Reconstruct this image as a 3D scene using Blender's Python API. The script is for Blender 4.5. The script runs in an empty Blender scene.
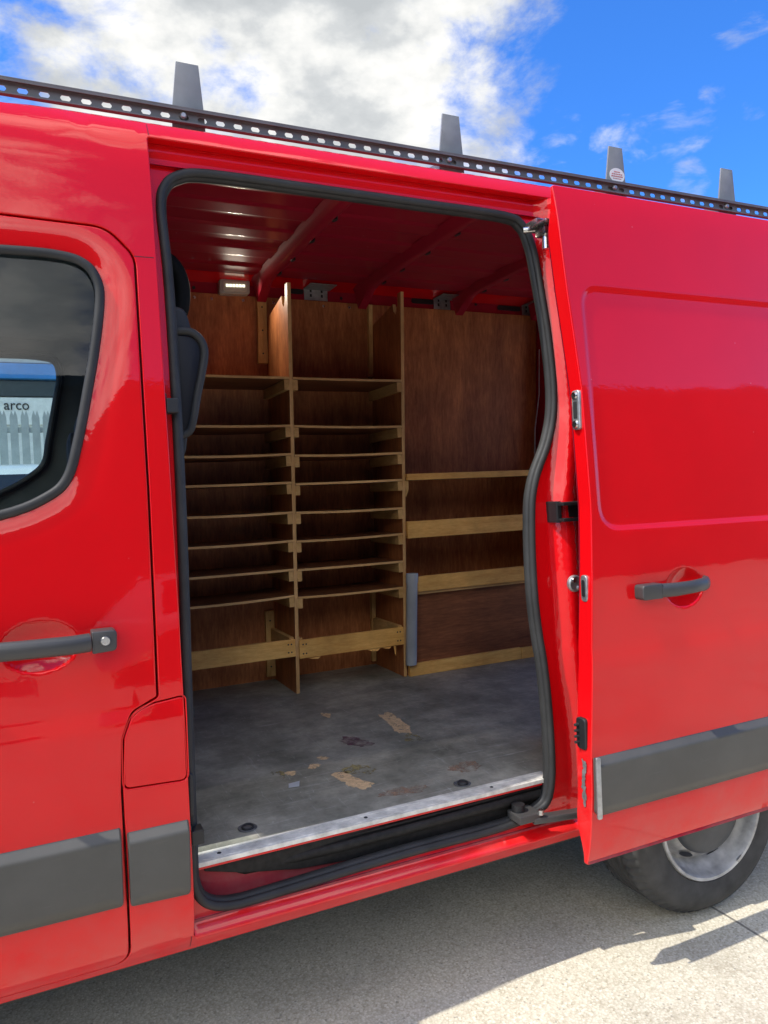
import bpy, bmesh, math, random
from mathutils import Vector, Matrix, geometry
random.seed(7)
R = math.radians
scene = bpy.context.scene
COL = scene.collection

# ------------------------------------------------------------------ materials
def nt(name):
    m = bpy.data.materials.new(name); m.use_nodes = True
    t = m.node_tree; t.nodes.clear()
    out = t.nodes.new('ShaderNodeOutputMaterial')
    b = t.nodes.new('ShaderNodeBsdfPrincipled')
    t.links.new(b.outputs[0], out.inputs[0])
    return m, t, b, out
def N(t, typ, **kw):
    n = t.nodes.new(typ)
    for k, v in kw.items():
        if k in n.inputs: n.inputs[k].default_value = v
        else: setattr(n, k, v)
    return n
def ramp(t, src, stops):
    r = t.nodes.new('ShaderNodeValToRGB')
    el = r.color_ramp.elements
    while len(el) < len(stops): el.new(0.5)
    for e, (p, c) in zip(el, stops):
        e.position = p; e.color = (c[0], c[1], c[2], 1) if len(c) == 3 else c
    t.links.new(src, r.inputs[0]); return r
def objco(t, scale=(1, 1, 1), rot=(0, 0, 0)):
    tc = t.nodes.new('ShaderNodeTexCoord'); mp = t.nodes.new('ShaderNodeMapping')
    mp.inputs['Scale'].default_value = scale; mp.inputs['Rotation'].default_value = rot
    t.links.new(tc.outputs['Object'], mp.inputs[0]); return mp.outputs[0]
def noise(t, co, scale, detail=4, rough=.55, dist=0):
    n = t.nodes.new('ShaderNodeTexNoise')
    n.inputs['Scale'].default_value = scale; n.inputs['Detail'].default_value = detail
    n.inputs['Roughness'].default_value = rough; n.inputs['Distortion'].default_value = dist
    t.links.new(co, n.inputs['Vector']); return n.outputs['Fac']
def bump(t, b, src, strength, dist=.002):
    n = t.nodes.new('ShaderNodeBump'); n.inputs['Strength'].default_value = strength
    n.inputs['Distance'].default_value = dist
    t.links.new(src, n.inputs['Height']); t.links.new(n.outputs[0], b.inputs['Normal']); return n

def simple(name, col, rough=.5, metal=0, var=.12, nscale=9, coat=0, bmp=0, bscale=300, spec=.5):
    m, t, b, o = nt(name)
    co = objco(t)
    f = noise(t, co, nscale, 5)
    lo = [c * (1 - var) for c in col]; hi = [min(1, c * (1 + var)) for c in col]
    r = ramp(t, f, [(.3, lo), (.7, hi)])
    t.links.new(r.outputs[0], b.inputs['Base Color'])
    b.inputs['Metallic'].default_value = metal
    rr = N(t, 'ShaderNodeMapRange'); rr.inputs['To Min'].default_value = max(0, rough - .08); rr.inputs['To Max'].default_value = min(1, rough + .08)
    t.links.new(noise(t, co, nscale * 2.3, 4), rr.inputs['Value']); t.links.new(rr.outputs[0], b.inputs['Roughness'])
    b.inputs['Coat Weight'].default_value = coat; b.inputs['Coat Roughness'].default_value = .04
    b.inputs['Specular IOR Level'].default_value = spec
    if bmp: bump(t, b, noise(t, co, bscale, 3), bmp, .001)
    return m

def paint(name, col, dirt=.5, rough=.32, coat=1):
    m, t, b, o = nt(name)
    co = objco(t)
    f = noise(t, co, 2.2, 3)
    r = ramp(t, f, [(.3, [c * .93 for c in col]), (.75, [min(1, c * 1.05) for c in col])])
    # fine road dust, heavier near the bottom of the body
    sx = N(t, 'ShaderNodeSeparateXYZ'); t.links.new(co, sx.inputs[0])
    zr = N(t, 'ShaderNodeMapRange'); zr.inputs['From Min'].default_value = .75; zr.inputs['From Max'].default_value = .36
    zr.inputs['To Min'].default_value = 0; zr.inputs['To Max'].default_value = 1
    t.links.new(sx.outputs['Z'], zr.inputs['Value'])
    dn = ramp(t, noise(t, co, 6, 8, .7), [(.36, (0, 0, 0)), (.68, (1, 1, 1))])
    mu = N(t, 'ShaderNodeMath', operation='MULTIPLY'); t.links.new(zr.outputs[0], mu.inputs[0]); t.links.new(dn.outputs[0], mu.inputs[1])
    mu2 = N(t, 'ShaderNodeMath', operation='MULTIPLY'); t.links.new(mu.outputs[0], mu2.inputs[0]); mu2.inputs[1].default_value = .42 * dirt
    mx = N(t, 'ShaderNodeMixRGB'); t.links.new(mu2.outputs[0], mx.inputs[0]); t.links.new(r.outputs[0], mx.inputs[1]); mx.inputs[2].default_value = (.30, .22, .19, 1)
    # tiny stone chips and dust specks
    v = N(t, 'ShaderNodeTexVoronoi', feature='F1'); v.inputs['Scale'].default_value = 9; t.links.new(co, v.inputs['Vector'])
    cr = ramp(t, v.outputs['Distance'], [(.02, (1, 1, 1)), (.028, (0, 0, 0))])
    cm = N(t, 'ShaderNodeMath', operation='MULTIPLY'); t.links.new(cr.outputs[0], cm.inputs[0]); cm.inputs[1].default_value = .45 * dirt
    mx2 = N(t, 'ShaderNodeMixRGB'); t.links.new(cm.outputs[0], mx2.inputs[0]); t.links.new(mx.outputs[0], mx2.inputs[1]); mx2.inputs[2].default_value = (.62, .35, .33, 1)
    t.links.new(mx2.outputs[0], b.inputs['Base Color'])
    b.inputs['Roughness'].default_value = rough; b.inputs['Specular IOR Level'].default_value = .06
    b.inputs['Coat Weight'].default_value = coat
    b.inputs['Coat IOR'].default_value = 1.44
    cro = N(t, 'ShaderNodeMapRange'); cro.inputs['To Min'].default_value = .015; cro.inputs['To Max'].default_value = .10 + .1 * dirt
    t.links.new(mu.outputs[0], cro.inputs['Value']); t.links.new(cro.outputs[0], b.inputs['Coat Roughness'])
    bp = N(t, 'ShaderNodeBump'); bp.inputs['Strength'].default_value = .035; bp.inputs['Distance'].default_value = .002
    t.links.new(noise(t, co, 60, 2), bp.inputs['Height'])
    bp2 = N(t, 'ShaderNodeBump'); bp2.inputs['Strength'].default_value = .17; bp2.inputs['Distance'].default_value = .012
    t.links.new(noise(t, co, 3.4, 2, .4), bp2.inputs['Height']); t.links.new(bp.outputs[0], bp2.inputs['Normal'])
    t.links.new(bp2.outputs[0], b.inputs['Coat Normal'])
    return m

def wood(name, dark, light, stretch, scale=3.0, knots=False, rough=.6, bmp=.15):
    """streaky wood grain running along the axis with the smallest stretch factor"""
    m, t, b, o = nt(name)
    co = objco(t, stretch)
    f = noise(t, co, scale, 8, .65, .6)
    f2 = noise(t, objco(t, tuple(s * 3 for s in stretch)), scale * 3, 6, .7, .2)
    ad = N(t, 'ShaderNodeMath', operation='ADD'); t.links.new(f, ad.inputs[0]); t.links.new(f2, ad.inputs[1])
    hl = N(t, 'ShaderNodeMath', operation='MULTIPLY'); t.links.new(ad.outputs[0], hl.inputs[0]); hl.inputs[1].default_value = .5
    r = ramp(t, hl.outputs[0], [(.36, dark), (.52, [(a + c) / 2 for a, c in zip(dark, light)]), (.66, light)])
    col = r.outputs[0]
    # broad grubby blotches
    bl = ramp(t, noise(t, objco(t), 3.5, 5, .6), [(.35, (.62, .6, .58)), (.65, (1, 1, 1))])
    mm = N(t, 'ShaderNodeMixRGB', blend_type='MULTIPLY'); mm.inputs[0].default_value = .8
    t.links.new(col, mm.inputs[1]); t.links.new(bl.outputs[0], mm.inputs[2]); col = mm.outputs[0]
    if knots:
        v = N(t, 'ShaderNodeTexVoronoi', feature='F1'); v.inputs['Scale'].default_value = 4.2
        t.links.new(objco(t, tuple(max(.45, min(1, s * .3)) for s in stretch)), v.inputs['Vector'])
        kr = ramp(t, v.outputs['Distance'], [(.035, (1, 1, 1)), (.09, (0, 0, 0))])
        kx = N(t, 'ShaderNodeMixRGB'); t.links.new(kr.outputs[0], kx.inputs[0]); t.links.new(col, kx.inputs[1]); kx.inputs[2].default_value = (.10, .045, .015, 1)
        col = kx.outputs[0]
    t.links.new(col, b.inputs['Base Color']); b.inputs['Roughness'].default_value = rough
    b.inputs['Specular IOR Level'].default_value = .35
    bump(t, b, f2, bmp, .001)
    return m

M = {}
RED = (.68, .0030, .0060)
M['paint'] = paint('red_paint', RED)
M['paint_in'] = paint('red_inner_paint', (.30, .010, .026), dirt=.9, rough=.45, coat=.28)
def scuffed():
    m, t, b, o = nt('grey_plastic'); co = objco(t)
    base = ramp(t, noise(t, co, 3, 6, .65), [(.3, (.062, .059, .051)), (.7, (.090, .086, .076))])
    sc = ramp(t, noise(t, objco(t, (2, 1, 26), (0, R(12), 0)), 4, 7, .72), [(.62, (0, 0, 0)), (.74, (1, 1, 1))])
    mm = N(t, 'ShaderNodeMath', operation='MULTIPLY'); t.links.new(sc.outputs[0], mm.inputs[0]); mm.inputs[1].default_value = .35
    mx = N(t, 'ShaderNodeMixRGB'); t.links.new(mm.outputs[0], mx.inputs[0]); t.links.new(base.outputs[0], mx.inputs[1]); mx.inputs[2].default_value = (.14, .135, .125, 1)
    t.links.new(mx.outputs[0], b.inputs['Base Color'])
    rr = N(t, 'ShaderNodeMapRange'); rr.inputs['To Min'].default_value = .28; rr.inputs['To Max'].default_value = .46
    t.links.new(noise(t, co, 7, 6), rr.inputs['Value']); t.links.new(rr.outputs[0], b.inputs['Roughness']); b.inputs['Specular IOR Level'].default_value = .4
    bump(t, b, noise(t, co, 700, 3), .15, .001); return m
M['moulding'] = scuffed()
M['handle'] = simple('handle_plastic', (.05, .048, .046), .42, bmp=.08, bscale=900)
M['rubber'] = simple('rubber_seal', (.030, .0295, .029), .55, 0, .25, 12, bmp=.08, spec=.3)
M['black'] = simple('black_plastic', (.012, .012, .013), .5)
M['darkgrey'] = simple('dark_trim', (.026, .026, .027), .55, spec=.3)
M['chrome'] = simple('bright_metal', (.60, .59, .57), .28, 1, .2, 30)
M['galv'] = simple('galvanised_steel', (.42, .43, .43), .48, .85, .25, 40)
M['alu'] = simple('aluminium_strip', (.64, .61, .54), .62, .05, .3, 26)
M['rack'] = simple('rack_coating', (.12, .12, .12), .5, 0, .15, 14, bmp=.08, bscale=500)
M['rackplate'] = simple('rack_plate_coating', (.19, .195, .20), .55, 0, .15, 14, bmp=.08, bscale=500)
M['white'] = simple('white_label', (.78, .76, .75), .5)
M['redink'] = simple('red_print', (.5, .12, .12), .6)
M['pipe'] = simple('grey_pipe', (.36, .39, .43), .45, 0, .12, 8)
M['tyre'] = simple('tyre_rubber', (.044, .043, .041), .8, 0, .35, 16, bmp=.2, bscale=120)
M['rim'] = simple('steel_rim', (.42, .415, .40), .5, .25, .4, 16)
M['cap'] = simple('wheel_cap', (.055, .058, .062), .5, 0, .35, 11)
M['tan'] = simple('bare_ply', (.62, .42, .23), .8, 0, .25, 45)
M['ochre'] = simple('ochre_stain', (.34, .28, .13), .8, 0, .35, 60)
M['maroon'] = simple('maroon_stain', (.22, .11, .13), .7, 0, .3, 50)
M['rust'] = simple('rust_stain', (.36, .24, .17), .8, 0, .3, 50)
M['paper'] = simple('paper', (.72, .74, .78), .7)
M['cab'] = simple('cab_lining', (.13, .135, .125), .8, 0, .15, 6)
M['cabdark'] = simple('cab_dark', (.02, .02, .024), .6)
M['fabric'] = simple('seat_fabric', (.018, .018, .024), .85, bmp=.3, bscale=500)
M['ply'] = wood('film_faced_ply', (.26, .075, .022), (.68, .25, .085), (7, 7, 1), 1.5, rough=.5)
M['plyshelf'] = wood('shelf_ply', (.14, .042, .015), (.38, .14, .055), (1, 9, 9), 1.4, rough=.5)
M['edge'] = wood('ply_edge', (.56, .30, .10), (.92, .60, .27), (1, 14, 14), 2.0, rough=.7)
M['edgev'] = wood('ply_edge_upright', (.56, .30, .10), (.90, .56, .25), (14, 14, 1), 2.0, rough=.7)
M['pine'] = wood('pine_plank', (.72, .34, .075), (1.0, .62, .19), (1.2, 12, 12), 2.4, True, rough=.6)
M['pinev'] = wood('pine_batten', (.62, .34, .10), (.90, .58, .23), (12, 12, 1.2), 2.4, rough=.6)
M['piney'] = wood('pine_runner', (.58, .32, .10), (.85, .54, .22), (12, 1.2, 12), 2.4, rough=.6)

M['trackblack'] = simple('track_grime', (.014, .013, .012), .6, 0, .5, 60, bmp=.4, bscale=140, spec=.3)
M['lash'] = simple('lashing_steel', (.10, .10, .10), .55, 0, .4, 40)
M['insert'] = simple('dark_insert', (.008, .008, .011), .4, spec=.25)
M['trimblack'] = simple('trim_black', (.006, .006, .006), .7, spec=.1)
M['seam'] = simple('seam_dark_red', (.05, .004, .006), .6)  # dark red of the thin panel seam strips
def glass_mat(name, tint=(.55, .62, .60), mixrough=.0):
    m = bpy.data.materials.new(name); m.use_nodes = True
    t = m.node_tree; t.nodes.clear()
    out = N(t, 'ShaderNodeOutputMaterial'); tr = N(t, 'ShaderNodeBsdfTransparent'); gl = N(t, 'ShaderNodeBsdfGlossy')
    tr.inputs[0].default_value = (*tint, 1); gl.inputs['Roughness'].default_value = .01
    fr = N(t, 'ShaderNodeFresnel'); fr.inputs['IOR'].default_value = 1.45
    mx = N(t, 'ShaderNodeMixShader'); t.links.new(fr.outputs[0], mx.inputs[0]); t.links.new(tr.outputs[0], mx.inputs[1]); t.links.new(gl.outputs[0], mx.inputs[2])
    t.links.new(mx.outputs[0], out.inputs[0]); return m
M['glass'] = glass_mat('door_glass', (.64, .75, .73))
M['clear'] = glass_mat('clear_glass', (.82, .88, .86))

def mark(name, col, lo, hi, sc=38):
    m, t, b, o = nt(name); co = objco(t)
    r = ramp(t, noise(t, co, 60, 5, .7), [(.3, [c * .6 for c in col]), (.7, col)]); t.links.new(r.outputs[0], b.inputs['Base Color']); b.inputs['Roughness'].default_value = .8
    a = ramp(t, noise(t, co, sc, 8, .75), [(lo, (0, 0, 0)), (hi, (1, 1, 1))]); t.links.new(a.outputs[0], b.inputs['Alpha']); return m
M['tan'] = mark('bare_ply', (.78, .54, .30), .40, .44, 55); M['ochre'] = mark('ochre_stain', (.34, .28, .12), .46, .56, 30)
M['maroon'] = mark('maroon_stain', (.22, .08, .11), .38, .72, 22); M['rust'] = mark('rust_stain', (.42, .26, .17), .40, .66, 22)
def floor_mat():
    m, t, b, o = nt('grey_floor_board')
    co = objco(t)
    base = ramp(t, noise(t, co, 3.6, 10, .74), [(.34, (.115, .115, .092)), (.5, (.235, .228, .188)), (.66, (.40, .378, .31))])
    # long faint scuffs, two directions
    s1 = ramp(t, noise(t, objco(t, (1.0, 20, 1), (0, 0, R(28))), 5, 8, .78, .9), [(.56, (0, 0, 0)), (.66, (1, 1, 1))])
    s2 = ramp(t, noise(t, objco(t, (15, 1.6, 1), (0, 0, R(-52))), 4, 8, .78, 1.2), [(.58, (0, 0, 0)), (.68, (1, 1, 1))])
    ad = N(t, 'ShaderNodeMixRGB', blend_type='ADD'); ad.inputs[0].default_value = 1; t.links.new(s1.outputs[0], ad.inputs[1]); t.links.new(s2.outputs[0], ad.inputs[2])
    mf = N(t, 'ShaderNodeMath', operation='MULTIPLY'); t.links.new(ad.outputs[0], mf.inputs[0]); mf.inputs[1].default_value = .40
    mx = N(t, 'ShaderNodeMixRGB'); t.links.new(mf.outputs[0], mx.inputs[0]); t.links.new(base.outputs[0], mx.inputs[1]); mx.inputs[2].default_value = (.55, .55, .53, 1)
    br = ramp(t, noise(t, co, 2.1, 6, .7), [(.60, (0, 0, 0)), (.75, (1, 1, 1))])
    bm = N(t, 'ShaderNodeMath', operation='MULTIPLY'); t.links.new(br.outputs[0], bm.inputs[0]); bm.inputs[1].default_value = .5
    mx2 = N(t, 'ShaderNodeMixRGB'); t.links.new(bm.outputs[0], mx2.inputs[0]); t.links.new(mx.outputs[0], mx2.inputs[1]); mx2.inputs[2].default_value = (.26, .19, .13, 1)
    v = N(t, 'ShaderNodeTexVoronoi', feature='F1'); v.inputs['Scale'].default_value = 17; t.links.new(co, v.inputs['Vector'])
    sp = ramp(t, v.outputs['Distance'], [(.035, (1, 1, 1)), (.06, (0, 0, 0))])
    sm = N(t, 'ShaderNodeMath', operation='MULTIPLY'); t.links.new(sp.outputs[0], sm.inputs[0]); sm.inputs[1].default_value = .5
    mx3 = N(t, 'ShaderNodeMixRGB'); t.links.new(sm.outputs[0], mx3.inputs[0]); t.links.new(mx2.outputs[0], mx3.inputs[1]); mx3.inputs[2].default_value = (.6, .57, .5, 1)
    t.links.new(mx3.outputs[0], b.inputs['Base Color'])
    rr = N(t, 'ShaderNodeMapRange'); rr.inputs['To Min'].default_value = .38; rr.inputs['To Max'].default_value = .7
    t.links.new(noise(t, co, 5, 6), rr.inputs['Value']); t.links.new(rr.outputs[0], b.inputs['Roughness'])
    bump(t, b, noise(t, co, 220, 3), .12, .001)
    return m
M['floor'] = floor_mat()

def ground_mat():
    m, t, b, o = nt('aggregate_concrete')
    co = objco(t)
    big = ramp(t, noise(t, co, 1.3, 9, .68), [(.30, (.72, .71, .70)), (.48, (.96, .96, .95)), (.7, (1.06, 1.05, 1.03))])
    v = N(t, 'ShaderNodeTexVoronoi', feature='F1'); v.inputs['Scale'].default_value = 150; t.links.new(co, v.inputs['Vector'])
    st = ramp(t, v.outputs['Color'], [(.0, (.40, .355, .26)), (.25, (.53, .48, .37)), (.6, (.61, .56, .44)), (.9, (.71, .66, .53))])
    ed = ramp(t, v.outputs['Distance'], [(.25, (1, 1, 1)), (.8, (.80, .78, .74))])
    m1 = N(t, 'ShaderNodeMixRGB', blend_type='MULTIPLY'); m1.inputs[0].default_value = .8; t.links.new(st.outputs[0], m1.inputs[1]); t.links.new(ed.outputs[0], m1.inputs[2])
    m2 = N(t, 'ShaderNodeMixRGB', blend_type='MULTIPLY'); m2.inputs[0].default_value = 1; t.links.new(m1.outputs[0], m2.inputs[1]); t.links.new(big.outputs[0], m2.inputs[2])
    # sparse dark stones
    v2 = N(t, 'ShaderNodeTexVoronoi', feature='F1'); v2.inputs['Scale'].default_value = 38; t.links.new(co, v2.inputs['Vector'])
    ds = ramp(t, v2.outputs['Distance'], [(.10, (1, 1, 1)), (.17, (0, 0, 0))])
    dm = N(t, 'ShaderNodeMath', operation='MULTIPLY'); t.links.new(ds.outputs[0], dm.inputs[0]); dm.inputs[1].default_value = .45
    m3 = N(t, 'ShaderNodeMixRGB'); t.links.new(dm.outputs[0], m3.inputs[0]); t.links.new(m2.outputs[0], m3.inputs[1]); m3.inputs[2].default_value = (.13, .125, .12, 1)
    # saw-cut slab joints every 4 m across x, one line at x = 2.04
    sx = N(t, 'ShaderNodeSeparateXYZ'); t.links.new(co, sx.inputs[0])
    wob = noise(t, co, 1.5, 2)
    a = N(t, 'ShaderNodeMath', operation='MULTIPLY_ADD'); t.links.new(wob, a.inputs[0]); a.inputs[1].default_value = .03; t.links.new(sx.outputs['X'], a.inputs[2])
    s = N(t, 'ShaderNodeMath', operation='SUBTRACT'); t.links.new(a.outputs[0], s.inputs[0]); s.inputs[1].default_value = 2.05
    pp = N(t, 'ShaderNodeMath', operation='PINGPONG'); t.links.new(s.outputs[0], pp.inputs[0]); pp.inputs[1].default_value = 3.0
    jr = ramp(t, pp.outputs[0], [(.0008, (1, 1, 1)), (.0022, (0, 0, 0))])
    pp2 = N(t, 'ShaderNodeMapRange'); pp2.inputs['From Min'].default_value = .003; pp2.inputs['From Max'].default_value = .007; pp2.inputs['To Min'].default_value = .8; pp2.inputs['To Max'].default_value = 0
    t.links.new(pp.outputs[0], pp2.inputs['Value'])
    m4 = N(t, 'ShaderNodeMixRGB'); t.links.new(pp2.outputs[0], m4.inputs[0]); t.links.new(m3.outputs[0], m4.inputs[1]); m4.inputs[2].default_value = (.10, .09, .075, 1)
    t.links.new(m4.outputs[0], b.inputs['Base Color']); b.inputs['Roughness'].default_value = .85
    b.inputs['Specular IOR Level'].default_value = .25
    bump(t, b, v.outputs['Distance'], .25, .003)
    return m
M['ground'] = ground_mat()

def emis(name, col, s):
    m = bpy.data.materials.new(name); m.use_nodes = True; t = m.node_tree; t.nodes.clear()
    o = N(t, 'ShaderNodeOutputMaterial'); e = N(t, 'ShaderNodeEmission'); e.inputs[0].default_value = (*col, 1); e.inputs[1].default_value = s
    t.links.new(e.outputs[0], o.inputs[0]); return m
M['led'] = emis('led_glow', (1, .97, .74), 1.7)

# ------------------------------------------------------------------ object helpers
def thing(name, label, cat, loc=(0, 0, 0), group=None):
    o = bpy.data.objects.new(name, None); COL.objects.link(o); o.location = loc
    o.empty_display_size = .2
    o['label'] = label; o['category'] = cat
    if group: o['group'] = group
    return o
def attach(o, parent):
    if parent is None: return
    o.parent = parent
    loc = Vector((0, 0, 0)); p = parent
    # parents are only ever translated, so the offset is the sum of their locations
    while p is not None:
        loc += p.location; p = p.parent
    o.location = -loc if not parent.get('_zero') else Vector((0, 0, 0))
    o['_zero'] = 1
def mesh_obj(name, verts, faces, mats, parent=None, smooth=False, normals=None, fmat=None):
    me = bpy.data.meshes.new(name)
    me.from_pydata([tuple(v) for v in verts], [], [tuple(f) for f in faces])
    if not isinstance(mats, (list, tuple)): mats = [mats]
    for m in mats: me.materials.append(m)
    if fmat:
        for p, i in zip(me.polygons, fmat): p.material_index = i
    if smooth or normals:
        for p in me.polygons: p.use_smooth = True
    me.update()
    if normals: me.normals_split_custom_set_from_vertices([tuple(n) for n in normals])
    o = bpy.data.objects.new(name, me); COL.objects.link(o)
    attach(o, parent)
    return o
def bm_obj(name, bm, mats, parent=None, smooth_angle=None):
    me = bpy.data.meshes.new(name)
    bmesh.ops.recalc_face_normals(bm, faces=bm.faces)
    if smooth_angle is not None:
        for f in bm.faces: f.smooth = True
        for e in bm.edges:
            if len(e.link_faces) == 2 and e.calc_face_angle(0) > R(smooth_angle): e.smooth = False
    bm.to_mesh(me); bm.free()
    if not isinstance(mats, (list, tuple)): mats = [mats]
    for m in mats: me.materials.append(m)
    o = bpy.data.objects.new(name, me); COL.objects.link(o)
    attach(o, parent); return o

def add_box(bm, x0, x1, y0, y1, z0, z1, bev=0, mat=0, rot=None):
    vs = [bm.verts.new((x, y, z)) for x in (x0, x1) for y in (y0, y1) for z in (z0, z1)]
    idx = [(0, 1, 3, 2), (4, 6, 7, 5), (0, 4, 5, 1), (2, 3, 7, 6), (0, 2, 6, 4), (1, 5, 7, 3)]
    fs = [bm.faces.new([vs[i] for i in f]) for f in idx]
    for f in fs: f.material_index = mat
    if rot is not None:
        c = Vector(((x0 + x1) / 2, (y0 + y1) / 2, (z0 + z1) / 2))
        for v in vs: v.co = c + rot @ (v.co - c)
    if bev:
        es = list({e for f in fs for e in f.edges})
        r = bmesh.ops.bevel(bm, geom=es, offset=bev, segments=2, affect='EDGES', profile=.6)
    return vs
def box(name, x0, x1, y0, y1, z0, z1, mat, parent, bev=.0015, rot=None):
    bm = bmesh.new(); add_box(bm, x0, x1, y0, y1, z0, z1, bev, 0, rot)
    return bm_obj(name, bm, mat, parent)
def add_prism(bm, pts, axis, a, b, bev=0, mat=0):
    """polygon pts in the plane normal to `axis`, extruded from a to b"""
    def mk(p, t):
        if axis == 'y': return (p[0], t, p[1])
        if axis == 'x': return (t, p[0], p[1])
        return (p[0], p[1], t)
    va = [bm.verts.new(mk(p, a)) for p in pts]; vb = [bm.verts.new(mk(p, b)) for p in pts]
    n = len(pts); fs = [bm.faces.new(va), bm.faces.new(vb[::-1])]
    for i in range(n): fs.append(bm.faces.new((va[i], vb[i], vb[(i + 1) % n], va[(i + 1) % n])))
    for f in fs: f.material_index = mat
    bmesh.ops.recalc_face_normals(bm, faces=fs)
    if bev:
        es = list({e for f in fs for e in f.edges if len(e.link_faces) == 2 and e.calc_face_angle(0) > .5})
        bmesh.ops.bevel(bm, geom=es, offset=bev, segments=3, affect='EDGES', profile=.5)
def prism(name, pts, axis, a, b, mat, parent, bev=0):
    bm = bmesh.new(); add_prism(bm, pts, axis, a, b, bev)
    return bm_obj(name, bm, mat, parent, 40)
def add_tube(bm, pts, r, seg=8, closed=False, ry=None, up=None):
    pts = [Vector(p) for p in pts]; n = len(pts); rings = []
    prev = None
    for i, p in enumerate(pts):
        if closed: d = (pts[(i + 1) % n] - pts[i - 1])
        else: d = pts[min(i + 1, n - 1)] - pts[max(i - 1, 0)]
        d.normalize()
        if up is not None: u = Vector(up)
        elif prev is None: u = Vector((0, 1, 0)) if abs(d.y) < .9 else Vector((1, 0, 0))
        else: u = prev
        a = d.cross(u); a.normalize(); bb = a.cross(d); bb.normalize(); prev = bb
        rr = r[i] if isinstance(r, (list, tuple)) else r
        r2 = ry if ry else rr
        rings.append([bm.verts.new(p + a * math.cos(2 * math.pi * k / seg) * rr + bb * math.sin(2 * math.pi * k / seg) * r2) for k in range(seg)])
    m = n if closed else n - 1
    for i in range(m):
        A, B = rings[i], rings[(i + 1) % n]
        for k in range(seg): bm.faces.new((A[k], A[(k + 1) % seg], B[(k + 1) % seg], B[k]))
    if not closed:
        bm.faces.new(rings[0][::-1]); bm.faces.new(rings[-1])
def tube(name, pts, r, mat, parent, seg=10, closed=False, ry=None, up=None):
    bm = bmesh.new(); add_tube(bm, pts, r, seg, closed, ry, up)
    return bm_obj(name, bm, mat, parent, 50)
def add_lathe(bm, prof, c, axis='y', seg=48, mat=0):
    """profile of (radius, offset along axis) turned about an axis through c"""
    rings = []
    for (r, h) in prof:
        ring = []
        for k in range(seg):
            a = 2 * math.pi * k / seg
            if axis == 'y': p = (c[0] + r * math.cos(a), c[1] + h, c[2] + r * math.sin(a))
            elif axis == 'z': p = (c[0] + r * math.cos(a), c[1] + r * math.sin(a), c[2] + h)
            else: p = (c[0] + h, c[1] + r * math.cos(a), c[2] + r * math.sin(a))
            ring.append(bm.verts.new(p))
        rings.append(ring)
    for A, B in zip(rings, rings[1:]):
        for k in range(seg):
            f = bm.faces.new((A[k], A[(k + 1) % seg], B[(k + 1) % seg], B[k])); f.material_index = mat
def lathe(name, prof, c, axis, mat, parent, seg=48, angle=40):
    bm = bmesh.new(); add_lathe(bm, prof, c, axis, seg)
    return bm_obj(name, bm, mat, parent, angle)

# 2-D outline helpers -------------------------------------------------
def fillet(pts, rad, seg=6):
    """round the corners of a closed polygon; rad is one number or one per corner"""
    out = []; n = len(pts)
    for i in range(n):
        p = Vector(pts[i]); a = Vector(pts[i - 1]); b = Vector(pts[(i + 1) % n])
        r = rad[i] if isinstance(rad, (list, tuple)) else rad
        u = (a - p); v = (b - p); lu, lv = u.length, v.length
        if r <= 0 or lu < 1e-6 or lv < 1e-6: out.append((p.x, p.y)); continue
        u /= lu; v /= lv
        ang = u.angle(v)
        if ang > math.pi - .05: out.append((p.x, p.y)); continue
        d = min(r / math.tan(ang / 2), lu * .49, lv * .49)
        s, e = p + u * d, p + v * d
        for k in range(seg + 1):
            t = k / seg
            q = s * (1 - t) ** 2 + p * 2 * t * (1 - t) + e * t * t
            out.append((q.x, q.y))
    return out
def resample(pts, step, closed=True):
    out = []; n = len(pts)
    for i in range(n if closed else n - 1):
        a = Vector(pts[i]); b = Vector(pts[(i + 1) % n]); L = (b - a).length
        k = max(1, int(round(L / step)))
        for j in range(k): out.append(tuple(a.lerp(b, j / k)))
    if not closed: out.append(tuple(pts[-1]))
    return out
def catmull(pts, sub=6, closed=True):
    out = []; n = len(pts); P = [Vector(p) for p in pts]
    for i in range(n if closed else n - 1):
        if closed: p0, p1, p2, p3 = P[i - 1], P[i], P[(i + 1) % n], P[(i + 2) % n]
        else: p0, p1, p2, p3 = P[max(i - 1, 0)], P[i], P[i + 1], P[min(i + 2, n - 1)]
        for k in range(sub):
            t = k / sub
            out.append(tuple(.5 * ((2 * p1) + (p2 - p0) * t + (2 * p0 - 5 * p1 + 4 * p2 - p3) * t * t + (3 * p1 - p0 - 3 * p2 + p3) * t ** 3)))
    if not closed: out.append(tuple(P[-1]))
    return out
def area2(p): return sum(p[i - 1][0] * p[i][1] - p[i][0] * p[i - 1][1] for i in range(len(p))) / 2
def ccw(p): return p if area2(p) > 0 else p[::-1]
def offset(poly, d):
    """grow (d>0) or shrink a closed outline"""
    poly = ccw(poly); n = len(poly); out = []
    for i in range(n):
        a, p, b = Vector(poly[i - 1]), Vector(poly[i]), Vector(poly[(i + 1) % n])
        e1 = (p - a).normalized() if (p - a).length > 1e-9 else Vector((0, 0)); e2 = (b - p).normalized() if (b - p).length > 1e-9 else e1
        n1 = Vector((e1.y, -e1.x)); n2 = Vector((e2.y, -e2.x)); m = n1 + n2
        if m.length < 1e-6: m = n1
        m.normalize(); c = max(.5, m.dot(n1))
        q = p + m * d / c; out.append((q.x, q.y))
    return out
def inside(p, poly):
    x, y = p; c = False; n = len(poly); j = n - 1
    for i in range(n):
        xi, yi = poly[i]; xj, yj = poly[j]
        if (yi > y) != (yj > y) and x < (xj - xi) * (y - yi) / (yj - yi) + xi: c = not c
        j = i
    return c
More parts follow.
